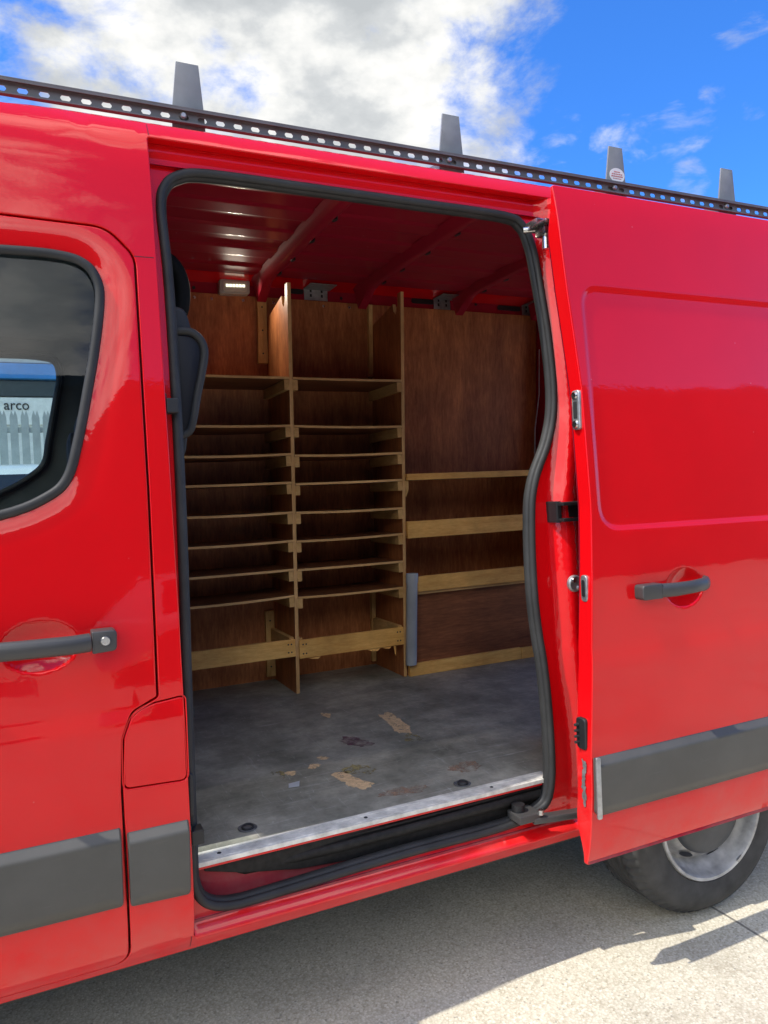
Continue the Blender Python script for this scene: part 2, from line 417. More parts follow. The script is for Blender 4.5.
def dist_poly(p, poly):
    px, py = p; best = 1e9
    for i in range(len(poly)):
        ax, ay = poly[i - 1]; bx, by = poly[i]
        dx, dy = bx - ax, by - ay; L = dx * dx + dy * dy
        t = 0 if L < 1e-12 else max(0, min(1, ((px - ax) * dx + (py - ay) * dy) / L))
        d = (px - ax - t * dx) ** 2 + (py - ay - t * dy) ** 2
        if d < best: best = d
    return math.sqrt(best)
def sstep(a, b, x):
    t = max(0., min(1., (x - a) / (b - a))); return t * t * (3 - 2 * t)

# profile of the van's flank: distance inwards as a function of height
PZ = [.34, .40, .48, .6, .9, 1.15, 1.4, 1.8, 2.1, 2.3, 2.39, 2.44]
PY = [.075, .03, .008, 0, 0, .005, .018, .045, .07, .09, .11, .14]
def flank(z):
    if z >= PZ[-1]: return PY[-1] + (z - PZ[-1]) * .9
    z = max(z, PZ[0]); n = len(PZ)
    for i in range(n - 1):
        if z <= PZ[i + 1]: break
    h = PZ[i + 1] - PZ[i]
    def sl(j):
        if j <= 0: return (PY[1] - PY[0]) / (PZ[1] - PZ[0])
        if j >= n - 1: return (PY[-1] - PY[-2]) / (PZ[-1] - PZ[-2])
        a = (PY[j] - PY[j - 1]) / (PZ[j] - PZ[j - 1]); b = (PY[j + 1] - PY[j]) / (PZ[j + 1] - PZ[j])
        return 0 if a * b <= 0 else 2 * a * b / (a + b)
    t = (z - PZ[i]) / h
    return PY[i] * (2 * t ** 3 - 3 * t * t + 1) + PY[i + 1] * (-2 * t ** 3 + 3 * t * t) + h * (sl(i) * (t ** 3 - 2 * t * t + t) + sl(i + 1) * (t ** 3 - t * t))
def crease(x, z):        # the flank steps out a little below the handles
    return -.003 * sstep(1.0, .945, z)
def skin(x, z): return flank(z) + crease(x, z)
W = 2.06                 # body width

def panel(name, outer, holes, yf, mat, parent, grid=.03, hem=.003, depth=.03, extra=(), mirror=False, hole_hem=None, step=.02, refine=(), outer_rim=True):
    """a pressed sheet: outline and holes in x,z, laid on the surface y = yf(x, z), with rounded hems turned inwards.
    refine: list of (polygon, distance, grid) regions that get extra points."""
    outer = ccw(resample(outer, step)); holes = [ccw(resample(h, step))[::-1] for h in holes]
    vin, edges = [], []
    loops = []
    for lp in [outer] + holes:
        s = len(vin); vin += [Vector(p) for p in lp]; n = len(lp)
        edges += [(s + i, s + (i + 1) % n) for i in range(n)]; loops.append((s, n))
    xs = [p[0] for p in outer]; zs = [p[1] for p in outer]
    def ok(p, gap):
        if not inside(p, outer): return False
        if any(inside(p, h) for h in holes): return False
        return True
    cand = []
    nx = int((max(xs) - min(xs)) / grid) + 1; nz = int((max(zs) - min(zs)) / grid) + 1
    for i in range(nx + 1):
        for j in range(nz + 1):
            cand.append((min(xs) + i * grid + (grid / 2 if j % 2 else 0), min(zs) + j * grid))
    for (poly, d0, d1, g) in refine:
        bx = [p[0] for p in poly]; bz = [p[1] for p in poly]; L = max(d0, d1)
        for i in range(int((max(bx) - min(bx) + 2 * L) / g) + 1):
            for j in range(int((max(bz) - min(bz) + 2 * L) / g) + 1):
                p = (min(bx) - L + i * g + (g / 2 if j % 2 else 0), min(bz) - L + j * g)
                d = dist_poly(p, poly) * (-1 if inside(p, poly) else 1)
                if -d0 < d < d1: cand.append(p)
    alloop = [outer] + holes
    for p in cand:
        if ok(p, 0):
            near = False
            for lp in alloop:
                for q in lp:
                    if (p[0] - q[0]) ** 2 + (p[1] - q[1]) ** 2 < (.35 * step) ** 2: near = True; break
                if near: break
            if not near: vin.append(Vector(p))
    vo, eo, fo, *_ = geometry.delaunay_2d_cdt(vin, edges, [], 0, 1e-6)
    faces = []
    for f in fo:
        c = sum((vo[i] for i in f), Vector((0, 0))) / len(f)
        c2 = (c.x, c.y)
        if inside(c2, outer) and not any(inside(c2, h) for h in holes):
            a = sum(vo[f[i - 1]].x * vo[f[i]].y - vo[f[i]].x * vo[f[i - 1]].y for i in range(len(f)))
            faces.append(tuple(f) if a > 0 else tuple(f)[::-1])
    verts, norms = [], []
    def nrm(x, z):
        e = .003
        dx = (yf(x + e, z) - yf(x - e, z)) / (2 * e); dz = (yf(x, z + e) - yf(x, z - e)) / (2 * e)
        return Vector((dx, -1, dz)).normalized()
    for v in vo:
        verts.append(Vector((v.x, yf(v.x, v.y), v.y))); norms.append(nrm(v.x, v.y))
    hh = hem if hole_hem is None else hole_hem
    for li, lp in enumerate(alloop):
        if li == 0 and not outer_rim: continue
        r = hem if li == 0 else hh
        n = len(lp); base = len(verts); rows = []
        for ang in (0, 30, 60, 90, 91):
            row = []
            for i in range(n):
                a, p, b = Vector(lp[i - 1]), Vector(lp[i]), Vector(lp[(i + 1) % n])
                e = (b - a).normalized(); nn = Vector((e.y, -e.x))      # outwards for ccw outer / into the hole for cw holes
                th = R(min(ang, 90)); y0 = yf(p.x, p.y)
                q = p + nn * r * math.sin(th); y = y0 + r * (1 - math.cos(th))
                if ang == 91: y = y0 + (depth(p.y) if callable(depth) else depth)
                row.append(len(verts)); verts.append(Vector((q.x, y, q.y)))
                norms.append(Vector((nn.x * math.sin(th), -math.cos(th), nn.y * math.sin(th))))
            rows.append(row)
        for A, B in zip(rows, rows[1:]):
            for i in range(n): faces.append((A[i], B[i], B[(i + 1) % n], A[(i + 1) % n]))
    if mirror:
        verts = [Vector((v.x, W - v.y, v.z)) for v in verts]; norms = [Vector((n.x, -n.y, n.z)) for n in norms]
        faces = [f[::-1] for f in faces]
    return mesh_obj(name, verts, faces, mat, parent, True, norms)

def surf_tube(name, pts2, off, r, mat, parent, closed=True, seg=10, ry=None, yf=skin, sub=.02):
    P = resample(pts2, sub, closed)
    return tube(name, [(p[0], yf(p[0], p[1]) + off, p[1]) for p in P], r, mat, parent, seg, closed, ry)

# ================================================================== THE VAN
van = thing('van', 'red high-roofed panel van with its side door slid open', 'van', (1.0, 1.03, 0))

# outlines (x, z) ---------------------------------------------------
door_out = fillet([(-.98, .40), (-.93, .38), (.143, .372), (.143, .80), (.152, .925), (.176, .985), (.235, 1.012), (.242, 1.5), (.244, 2.075), (.185, 2.138), (-.10, 2.145), (-.47, 2.13), (-1.02, 1.40)],
                  [.03, .02, .04, .05, .05, .04, .004, .1, .055, .08, .1, .05, .05])
win_out = catmull([(-.86, 1.41), (-.60, 1.405), (-.30, 1.418), (-.074, 1.452), (.028, 1.490), (.077, 1.536), (.106, 1.627), (.132, 1.740), (.155, 1.850), (.172, 1.962), (.168, 2.015), (.142, 2.055), (.085, 2.074), (-.044, 2.076), (-.36, 2.062), (-.44, 2.02), (-.66, 1.74)], 5)
cut = fillet([(.299, .388), (1.75, .388), (1.75, 2.395), (.299, 2.397)], [.01, .05, .08, .012])
seal_line = catmull([(.327, 2.22), (.334, 2.011), (.330, 1.527), (.316, .98), (.309, .58), (.311, .515), (.326, .472), (.358, .446), (.41, .434), (.50, .434), (.886, .446), (1.223, .446), (1.355, .466), (1.408, .535), (1.408, .808), (1.379, 1.12), (1.387, 1.368), (1.413, 1.491), (1.477, 1.615), (1.510, 1.742), (1.511, 1.935), (1.492, 2.161), (1.478, 2.250), (1.452, 2.305), (1.385, 2.330), (1.087, 2.333), (.711, 2.334), (.455, 2.333), (.380, 2.318), (.342, 2.285)], 5)
flap_out = fillet([(.1585, .808), (.2955, .802), (.2985, .997), (.228, .990), (.186, .975), (.163, .92)], [.012, .012, .006, .06, .05, .06])
def window_h(poly, slope, width):
    def h(x, z):
        if x < -.5: return 0
        d = dist_poly((x, z), poly)
        if inside((x, z), poly): d = 0
        return slope * width * .5 * (1 - d / width) ** 2 * (1 if d < width else 0) if d < width else 0
    return h
wh = window_h(win_out, .22, .075)
def pocket_h(cx, cz, rx, rz, dp):
    def h(x, z):
        q = ((x - cx) / rx) ** 2 + ((z - cz) / rz) ** 2
        return dp * (1 - q) * min(1, (1 - q) / .12) if q < 1 else 0
    return h
pk1 = pocket_h(-.008, 1.160, .084, .060, .026)
def ring(cx, cz, rx, rz, n=28): return [(cx + rx * math.cos(2 * math.pi * k / n), cz + rz * math.sin(2 * math.pi * k / n)) for k in range(n)]
def cab_skin(x, z): return skin(x, z) + wh(x, z) + pk1(x, z)

# cab door -----------------------------------------------------------
cab_door = panel('cab_door', door_out, [win_out], cab_skin, M['paint'], van, grid=.035, hem=.004, depth=.035,
                 refine=[(win_out, .0, .085, .012), (ring(-.008, 1.16, .084, .06), .06, .01, .006), ([(-.93, .97), (.17, .97), (.17, .971), (-.93, .971)], .02, .02, .012)])
glass_poly = offset(win_out, -.010)
g = resample(ccw(glass_poly), .03)
def glass_pane(name, poly, off, mat, parent, mirror=False):
    vin = [Vector(p) for p in poly]; n = len(vin)
    pts = vin + [Vector((x * .06 - .9, z * .06 + 1.3)) for x in range(20) for z in range(16) if inside((x * .06 - .9, z * .06 + 1.3), offset(poly, -.02))]
    vo, eo, fo, *_ = geometry.delaunay_2d_cdt(pts, [(i, (i + 1) % n) for i in range(n)], [], 0, 1e-6)
    fs = [tuple(f) for f in fo if inside(tuple(sum((vo[i] for i in f), Vector((0, 0))) / len(f)), poly)]
    fs = [f if sum(vo[f[i - 1]].x * vo[f[i]].y - vo[f[i]].x * vo[f[i - 1]].y for i in range(len(f))) > 0 else f[::-1] for f in fs]
    vs = [Vector((v.x, flank(v.y) + off, v.y)) for v in vo]
    if mirror: vs = [Vector((v.x, W - v.y, v.z)) for v in vs]; fs = [f[::-1] for f in fs]
    return mesh_obj(name, vs, fs, mat, parent, True)
glass_pane('window_pane', g, .016, M['glass'], cab_door)
surf_tube('window_seal', offset(win_out, -.008), .006, .0115, M['rubber'], cab_door, ry=.009)
# door handle: bar, lock block, key lock
hb = bmesh.new()
add_tube(hb, [(-.22, skin(0, 1.16) + .0, 1.166), (-.195, skin(0, 1.16) - .028, 1.166), (-.15, skin(0, 1.16) - .040, 1.166), (-.04, skin(0, 1.16) - .047, 1.164), (.055, skin(0, 1.16) - .044, 1.162), (.095, skin(0, 1.16) - .034, 1.162)], .0215, 14, ry=.014)
hd = bm_obj('handle', hb, M['handle'], cab_door, 55)
prism('lock_block', fillet([(.099, 1.136), (.152, 1.1385), (.154, 1.187), (.099, 1.187)], [.004, .012, .012, .004]), 'y', skin(0, 1.16) - .046, skin(0, 1.16) + .004, M['handle'], hd, .004)
lathe('key_lock', [(0, -.003), (.0095, -.003), (.0115, 0), (.0115, .004)], (.128, skin(0, 1.16) - .046, 1.163), 'y', M['chrome'], hd, 24)
# grey rubbing strips
def moulding(name, poly, off, parent, thick=.016):
    # a strip of grey plastic with a bevelled upper edge that catches the sky
    z1 = max(p[1] for p in poly)
    zt = lambda x: max((p[1] for p in poly if abs(p[0] - x) < 1e9))
    def y(x, z): return flank(z) + off - thick + .030 * max(0, (z - (z1 - .034)) / .034) + .008 * max(0, .012 - (z - min(p[1] for p in poly))) / .012
    return panel(name, poly, [], y, M['moulding'], parent, grid=.03, hem=.004, depth=thick + .022, step=.011, refine=[([(min(p[0] for p in poly), z1 - .034), (max(p[0] for p in poly), z1 - .034), (max(p[0] for p in poly), z1 - .0335)], .0, .012, .006)])
moulding('rubbing_strip', fillet([(-.92, .550), (.134, .536), (.137, .716), (-.92, .728)], .006), -.006, cab_door)

# body side ------------------------------------------------------------
def drop(x): return .43 * max(0, .1 - x) ** 2 if x > -.45 else .43 * .55 ** 2 + (-.45 - x) * .75
body_out = [(-1.97, .42), (-1.52, .36), (-1.535, .45), (-1.50, .60), (-1.40, .72), (-1.27, .785), (-1.15, .80), (-1.03, .785), (-.90, .72), (-.80, .60), (-.765, .45), (-.78, .345), (.2, .343), (1.62, .343), (1.635, .45), (1.67, .58), (1.76, .69), (1.90, .76), (2.03, .775), (2.16, .76), (2.30, .69), (2.39, .58), (2.425, .45), (2.43, .40), (3.04, .42), (3.06, .9), (3.05, 2.40), (3.0, 2.44), (.10, 2.44), (-.03, 2.4327), (-.16, 2.411), (-.30, 2.371), (-.45, 2.31), (-.55, 2.235), (-1.15, 1.40), (-1.75, 1.15), (-1.92, 1.02), (-2.0, .75)]
body = panel('body_side', body_out, [offset(door_out, .0115), cut, offset(flap_out, .009)], skin, M['paint'], van, grid=.05, hem=.003, depth=.045, step=.03,
             refine=[([(.14, .34), (.30, .34), (.30, 2.44), (.14, 2.44)], .02, .02, .02), ([(-.2, 2.15), (1.7, 2.40), (1.7, 2.44), (-.2, 2.44)], .02, .01, .02), ([(-1., .97), (3, .97), (3, .971), (-1, .971)], .02, .02, .015)])
panel('fuel_flap', flap_out, [], skin, M['paint'], van, grid=.03, hem=.003, depth=.03)
moulding('rubbing_strip', fillet([(.1575, .533), (.288, .524), (.2935, .712), (.1585, .713)], .005), -.006, van)
for (n_, x0, x1, z0, z1) in (('panel_seam', .248, .2955, 2.0765, 2.0785), ('panel_seam', .3045, .3062, 2.400, 2.438), ('panel_seam', .2945, .2962, .352, .395)):
    zs = [z0 + (z1 - z0) * k / 6 for k in range(7)]
    mesh_obj(n_, [p for z in zs for p in ((x0, skin(x0, z) - .0006, z), (x1, skin(x1, z) - .0006, z))], [(2 * k, 2 * k + 1, 2 * k + 3, 2 * k + 2) for k in range(6)], M['seam'], van)
# short seam between pillar strip and fuel flap corner
panel('backing_plate', [(.11, .36), (.296, .36), (.296, 2.2), (-.3, 2.2), (-.3, 2.08), (.19, 2.08), (.19, 1.4), (.11, 1.2)], [], lambda x, z: flank(z) + .046, M['black'], van, grid=.1, hem=.001, depth=.004, step=.05)
# rear arch liner and underside
bm = bmesh.new(); add_box(bm, -.72, 1.60, .12, 1.94, .30, .43, .02); add_box(bm, 2.44, 2.98, .12, 1.94, .33, .43, .02); add_box(bm, 1.60, 2.44, .42, 1.64, .38, .50, .01)
bm_obj('underbody', bm, M['black'], van)
bm = bmesh.new()
arch = [(2.03 + .402 * math.cos(a), .36 + .40 * math.sin(a)) for a in [math.pi * k / 14 for k in range(15)]]
for (p, q) in zip(arch, arch[1:]):
    vs = [bm.verts.new((p[0], .045, p[1])), bm.verts.new((q[0], .045, q[1])), bm.verts.new((q[0], .40, q[1])), bm.verts.new((p[0], .40, p[1]))]
    bm.faces.new(vs)
bm_obj('wheel_arch_liner', bm, M['black'], van, 60)
box('mud_flap', 2.41, 2.425, .06, .34, .16, .50, M['black'], van, .004)
box('rear_bumper', 2.95, 3.12, .05, 2.01, .36, .58, M['darkgrey'], van, .03)

# opening frame between outer skin and rubber seal ------------------------
seal_c = ccw(seal_line)
def frame_y(x, z):
    y = skin(x, z) + .046
    if z > 2.30: y -= .012 * sstep(2.345, 2.385, z)
    if z < .47: y = min(y, flank(.47) + .045); y -= .036 * sstep(.432, .395, z) - .006 * math.exp(-((z - .414) / .006) ** 2)
    # rear pillar: pressed column standing proud, its face leaning towards the opening
    xl = 1.445 + .03 * sstep(1.0, .6, z) - .0 + .055 * sstep(1.35, 1.75, z)
    if x > 1.30: y -= .042 * sstep(xl, xl + .055, x) - .016 * sstep(xl + .075, xl + .09, x)
    return y
panel('opening_frame', offset(cut, -.0035), [offset(seal_c, -.004)], frame_y, M['paint'], van, grid=.03, hem=.004, depth=.014, hole_hem=.004, outer_rim=False, step=.018,
      refine=[([(1.40, .45), (1.62, .45), (1.62, 2.3), (1.40, 2.3)], .12, .0, .014), ([(.3, .388), (1.72, .388), (1.72, .43), (.3, .43)], .03, .01, .009), ([(.3, 2.33), (1.7, 2.33), (1.7, 2.39), (.3, 2.39)], .03, .01, .012)])
def seal_y(x, z): return max(frame_y(x, max(z, .445)), .046) + 0
seal = surf_tube('door_seal', [(p[0], p[1]) for p in seal_c], -.004, .0115, M['rubber'], van, ry=.011, seg=12, yf=lambda x, z: skin(x, max(z, .47)) + .046)
surf_tube('seal_lip', [(p[0], p[1]) for p in offset(seal_c, -.010)], .013, .0075, M['rubber'], seal, ry=.013, seg=8, yf=lambda x, z: skin(x, max(z, .47)) + .046)
# inner skin of the pillars round the opening
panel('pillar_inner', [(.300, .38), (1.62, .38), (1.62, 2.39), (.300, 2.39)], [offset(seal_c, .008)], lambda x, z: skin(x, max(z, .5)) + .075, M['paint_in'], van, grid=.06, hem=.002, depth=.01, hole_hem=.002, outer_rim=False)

# step well, sill strip and roller track -----------------------------------
bm = bmesh.new()
add_box(bm, .305, 1.47, .045, .16, .385, .424); add_box(bm, .305, 1.50, .1005, .16, .424, .531)
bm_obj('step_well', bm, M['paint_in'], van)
bm = bmesh.new()
prism('track_housing', [(.345, .520), (.345, .530), (1.44, .533), (1.44, .446), (.80, .446), (.60, .462), (.45, .490)], 'y', .086, .0995, M['trackblack'], van, .002)
trk = [(.345, .118, .462), (.42, .102, .466), (.55, .086, .470), (.70, .074, .474), (.9, .068, .478), (1.15, .066, .482), (1.44, .066, .486)]
add_tube(bm, [(x, y + .008, z + .022) for x, y, z in trk], .014, 8, ry=.008); add_tube(bm, [(x, y + .018, z + .042) for x, y, z in trk], .006, 8)
bm_obj('door_track', bm, M['trackblack'], van, 50)
bm = bmesh.new()
add_box(bm, .318, 1.425, .062, .118, .5535, .558, .001); add_box(bm, .318, 1.425, .058, .0625, .546, .558, .001)
add_box(bm, .318, 1.425, .066, .070, .558, .5595, .0005); add_box(bm, .318, 1.425, .100, .103, .558, .5592, .0005)
ss = bm_obj('sill_strip', bm, M['alu'], van)
for x in (.385, .80, 1.22):
    lathe('screw', [(0, .0016), (.0045, .0014), (.006, 0)], (x, .088, .558), 'z', M['darkgrey'], ss, 14)
box('sill_edge', .318, 1.425, .0665, .10, .536, .5525, M['paint'], van, .002)

# load floor ----------------------------------------------------------------
fl = box('load_floor', .312, 2.92, .102, 1.90, .530, .5532, M['floor'], van, 0)
def blob(poly, seed, jit=.0035):
    rnd = random.Random(seed); p = resample(catmull(poly, 4), .006); n = len(p)
    ph = [rnd.uniform(0, 6.28) for _ in range(6)]
    cx = sum(q[0] for q in p) / n; cy = sum(q[1] for q in p) / n; out = []
    for i, (x, y) in enumerate(p):
        a = 2 * math.pi * i / n; k = 1 + .10 * math.sin(3 * a + ph[0]) + .08 * math.sin(7 * a + ph[1]) + .07 * math.sin(13 * a + ph[2])
        out.append((cx + (x - cx) * k + rnd.uniform(-jit, jit), cy + (y - cy) * k + rnd.uniform(-jit, jit)))
    return out
def patch(name, poly, z, mat, parent, seed=1):
    bm = bmesh.new(); pts = blob(poly, seed)
    f = bm.faces.new([bm.verts.new((x, y, z)) for x, y in pts]); bmesh.ops.triangulate(bm, faces=[f])
    return bm_obj(name, bm, mat, parent)
zf = .5536
patch('worn_patch', [(.835, .440), (.862, .462), (.886, .452), (.900, .375), (.921, .315), (.893, .278), (.868, .305), (.850, .36)], zf, M['tan'], fl, 2)
patch('worn_patch', [(1.250, .968), (1.300, .972), (1.290, .86), (1.272, .725), (1.238, .700), (1.215, .72), (1.228, .85)], zf, M['tan'], fl, 3)
patch('worn_patch', [(1.238, .695), (1.262, .66), (1.253, .606), (1.198, .616), (1.208, .66)], zf, M['ochre'], fl, 4)
patch('worn_patch', [(.790, .558), (.815, .585), (.840, .570), (.815, .540)], zf, M['tan'], fl, 5)
patch('worn_patch', [(.848, .628), (.870, .640), (.884, .612), (.862, .600)], zf, M['tan'], fl, 6)
patch('worn_patch', [(.672, .585), (.705, .576), (.700, .535), (.690, .490), (.672, .520)], zf, M['ochre'], fl, 7)
patch('worn_patch', [(.712, .560), (.742, .555), (.735, .522), (.710, .528)], zf, M['tan'], fl, 8)
patch('worn_patch', [(1.052, 1.140), (1.078, 1.108), (1.060, 1.06), (1.043, 1.10)], zf, M['tan'], fl, 9)
patch('stain', [(.985, .765), (1.03, .790), (1.08, .700), (1.066, .655), (1.014, .670)], zf, M['maroon'], fl, 10)
patch('stain', [(.900, .226), (.966, .246), (1.01, .228), (1.045, .245), (1.060, .205), (1.012, .180), (.95, .190)], zf, M['rust'], fl, 11)
patch('stain', [(.870, .470), (.93, .50), (.985, .44), (.950, .40), (.905, .425)], zf, M['ochre'], fl, 12)
patch('stain', [(1.19, .30), (1.27, .33), (1.30, .27), (1.23, .24)], zf, M['rust'], fl, 13)
for (x, y) in ((.490, .205), (1.162, .166)):
    lr = lathe('lashing_cup', [(.0265, -.0015), (.0275, .0004), (.025, .0018), (.022, .0010), (.020, -.0008), (0, -.0012)], (x, y, .5550), 'z', M['lash'], fl, 28)
    tube('lashing_ring', [(x + .015 * math.cos(a), y - .004 + .012 * math.sin(a), .559 + .003 * math.sin(a)) for a in [2 * math.pi * k / 20 for k in range(20)]], .0032, M['darkgrey'], lr, 8, True)

# roof and ceiling --------------------------------------------------------------
def roof_sec(n=34):
    half = [(.14, 2.44), (.152, 2.449), (.168, 2.457), (.20, 2.468), (.26, 2.483), (.40, 2.503), (.55, 2.516), (.75, 2.527), (1.03, 2.532)]
    return half + [(W - y, z) for y, z in half[-2::-1]]
xs = [-.55, -.50, -.45, -.38, -.30, -.23, -.16, -.095, -.03, .03, .10] + [.10 + .145 * k for k in range(1, 21)] + [3.03]
sec = roof_sec(); vs, fs = [], []
for x in xs:
    for (y, z) in sec:
        rib = .007 * (sstep(.3, .34, y) * sstep(W - .3, W - .34, y)) * (.5 + .5 * math.cos(2 * math.pi * (y - 1.03) / .23)) if x > .2 else 0
        vs.append(Vector((x, y, z - drop(x) + rib)))
m = len(sec)
for i in range(len(xs) - 1):
    for j in range(m - 1): fs.append((i * m + j, (i + 1) * m + j, (i + 1) * m + j + 1, i * m + j + 1))
mesh_obj('roof', vs, fs, M['paint'], van, True)
# far body side (mirror) with its cab window
far_win = [(-.80, 1.45), (-.30, 1.47), (-.145, 1.545), (-.039, 1.60), (.049, 1.675), (.078, 1.792), (.118, 1.979), (.138, 2.083), (.12, 2.155), (.05, 2.178), (-.113, 2.182), (-.36, 2.17)]
far_win = catmull(far_win, 5)
panel('far_body_side', body_out, [far_win], skin, M['paint'], van, grid=.09, hem=.003, depth=.03, mirror=True, step=.04)
gp = resample(ccw(offset(far_win, -.004)), .04)
glass_pane('window_pane', gp, .012, M['clear'], van, True)
tube('window_seal', [(p[0], W - flank(p[1]) - .02, p[1]) for p in resample(far_win, .03)], .022, M['black'], van, 8, True)
# cab lining on the far door
panel('far_cab_lining', fillet([(-1.0, .5), (.24, .5), (.26, 2.26), (-.40, 2.22), (-.98, 1.42)], .03), [offset(far_win, .012)], lambda x, z: flank(z) + .055 - .02 * sstep(.1, .0, dist_poly((x, z), far_win)), M['cab'], van, grid=.06, hem=.012, depth=.02, mirror=True, step=.03)
bm = bmesh.new(); add_box(bm, -.45, .29, .16, 1.90, 2.235, 2.25, 0)
bm_obj('headliner', bm, M['cab'], van)
box('bulkhead', .286, .300, .16, 1.90, .45, 2.45, M['cabdark'], van, .003)
# front end: bonnet, windscreen, nose, dashboard
fr = [(-1.97, .42), (-2.0, .75), (-1.92, 1.02), (-1.75, 1.15), (-1.15, 1.40)]
vs, fs = [], []
for (x, z) in fr:
    for k in range(9):
        t = k / 8; y = flank(max(z, .42)) + (W - 2 * flank(max(z, .42))) * t
        vs.append(Vector((x - .22 * math.sin(math.pi * t), y, z + .05 * math.sin(math.pi * t))))
for i in range(len(fr) - 1):
    for k in range(8): fs.append((i * 9 + k, (i + 1) * 9 + k, (i + 1) * 9 + k + 1, i * 9 + k + 1))
mesh_obj('bonnet', vs, fs, M['paint'], van, True)
vs, fs = [], []
for (x, z) in [(-1.15, 1.40), (-.85, 1.82), (-.55, 2.235)]:
    for k in range(9):
        t = k / 8; y0 = flank(z); y = y0 + (W - 2 * y0) * t
        vs.append(Vector((x - (.22 if z < 1.5 else .12) * math.sin(math.pi * t), y, z)))
for i in range(2):
    for k in range(8): fs.append((i * 9 + k, (i + 1) * 9 + k, (i + 1) * 9 + k + 1, i * 9 + k + 1))
mesh_obj('windscreen', vs, fs, M['clear'], van, True)
box('dashboard', -1.35, -.70, .12, 1.94, 1.0, 1.34, M['cabdark'], van, .05)
box('cab_floor', -1.3, .30, .12, 1.94, .44, .52, M['black'], van, .01)
def seat(y0, y1):
    s = box('seat', -.32, .20, y0, y1, .85, 1.05, M['fabric'], van, .05)
    box('backrest', .10, .24, y0, y1, 1.05, 1.60, M['fabric'], s, .05)
    box('headrest', .13, .23, y0 + .1, y1 - .1, 1.62, 1.78, M['fabric'], s, .04)
seat(.30, 1.05); seat(1.30, 1.78)

# lined far wall of the load space -------------------------------------------------
def wall_y(z): return 1.845 - .08 * (z - .553)
vs = [(x, wall_y(z), z) for x in (.302, 2.66) for z in (.553, 2.447)]
bm = bmesh.new()
add_prism(bm, [(wall_y(.553), .553), (wall_y(2.446), 2.446), (wall_y(2.446) + .012, 2.446), (wall_y(.553) + .012, .553)], 'x', .302, 2.66, 0)
lin = bm_obj('wall_lining', bm, M['ply'], van)
# red inner rail above the lining and curved haunch up to the ceiling
bm = bmesh.new()
cr = [(1.705, 2.425), (1.703, 2.47), (1.700, 2.513), (1.690, 2.522), (1.62, 2.518)]
prof = [(1.90, 2.40), (1.704, 2.40)] + cr[0:3] + [(1.69, 2.519), (1.55, 2.515)]
rings = [[bm.verts.new((x, y, z)) for y, z in prof] for x in (.302, 2.92)]
for j in range(len(prof) - 1): bm.faces.new((rings[0][j], rings[0][j + 1], rings[1][j + 1], rings[1][j]))
rail = bm_obj('inner_rail', bm, M['paint_in'], van, 40)
for (x0, x1, z) in ((1.19, 1.258, 2.488), (1.86, 1.995, 2.485), (2.40, 2.555, 2.482), (.50, .66, 2.488)):
    prism('rail_slot', fillet([(x0, z - .013), (x1, z - .013), (x1, z + .013), (x0, z + .013)], .0125), 'y', 1.6975, 1.706, M['black'], rail)
for (x, z) in ((1.46, 2.47), (1.56, 2.49), (2.16, 2.475), (2.26, 2.49), (.72, 2.47)):
    lathe('rail_hole', [(0, -.001), (.008, -.001), (.008, .002)], (x, 1.700, z), 'y', M['black'], rail, 14)
def bracket(x0, w):
    b = bmesh.new()
    add_box(b, x0, x0 + w, 1.690, 1.6945, 2.448, 2.503, .0008); add_box(b, x0 - .002, x0 + w + .012, 1.585, 1.694, 2.4985, 2.5025, .0008)
    o = bm_obj('bracket', b, M['galv'], rail)
    for dx in (.28, .75):
        for dz in (.022, .045):
            box('bracket_slot', x0 + w * dx - .005, x0 + w * dx + .005, 1.6885, 1.6899, 2.448 + dz - .007, 2.448 + dz + .007, M['black'], o, 0)
bracket(1.258, .124); bracket(1.990, .10); bracket(2.56, .10)
# ceiling skin with pressed swages running along the van
vs, fs = [], []
ys = [.13 + k * .01 for k in range(167)]
def ceil_z(y):
    z = 2.508 + .012 * math.sin(math.pi * (y - .13) / 1.8)
    if y < .40: z = 2.345 + .155 * sstep(.12, .36, y) + .02 * sstep(.3, .5, y) - .01
    sw = .5 + .5 * math.cos(2 * math.pi * (y - .58) / .23)
    return min(z - .006 * sstep(.45, .62, sw) * sstep(.42, .5, y) * sstep(1.72, 1.62, y), 2.53)
def ceil_s(y):
    return ceil_z(y) if y < .42 else 2.502 + .012 * math.sin(math.pi * (y - .13) / 1.8)
cx_ = [.29, .34, .6, 1.0, 1.5, 2.0, 2.5, 2.94]
for x in cx_:
    for y in ys: vs.append((x, y, ceil_z(y)))
m = len(ys)
for i in range(len(cx_) - 1):
    for j in range(m - 1): fs.append((i * m + j, i * m + j + 1, (i + 1) * m + j + 1, (i + 1) * m + j))
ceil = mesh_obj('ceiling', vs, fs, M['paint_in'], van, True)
# cross bows
for x in (1.03, 1.555, 2.125, 2.62):
    bm = bmesh.new(); Y = [.22 + k * .06 for k in range(25)]; rows = []
    for y in Y:
        zc = ceil_s(y); dz = .022
        if y > 1.52: dz = .022 + .075 * sstep(1.50, 1.68, y)
        rows.append([bm.verts.new((x + dx, y, zc - d)) for dx, d in ((-.055, -.004), (-.040, .006), (-.022, dz), (.022, dz), (.040, .006), (.055, -.004))])
    for A, B in zip(rows, rows[1:]):
        for k in range(5): bm.faces.new((A[k], B[k], B[k + 1], A[k + 1]))
    bm.faces.new(rows[0]); bm.faces.new(rows[-1][::-1])
    cb = bm_obj('roof_bow', bm, M['paint_in'], ceil, 50)
    for y in (.75, 1.0, 1.25, 1.45):
        zc = ceil_s(y)
        prism('bow_hole', ring(x + .030, y, .008, .020, 14), 'z', zc - .0235, zc - .010, M['black'], cb)
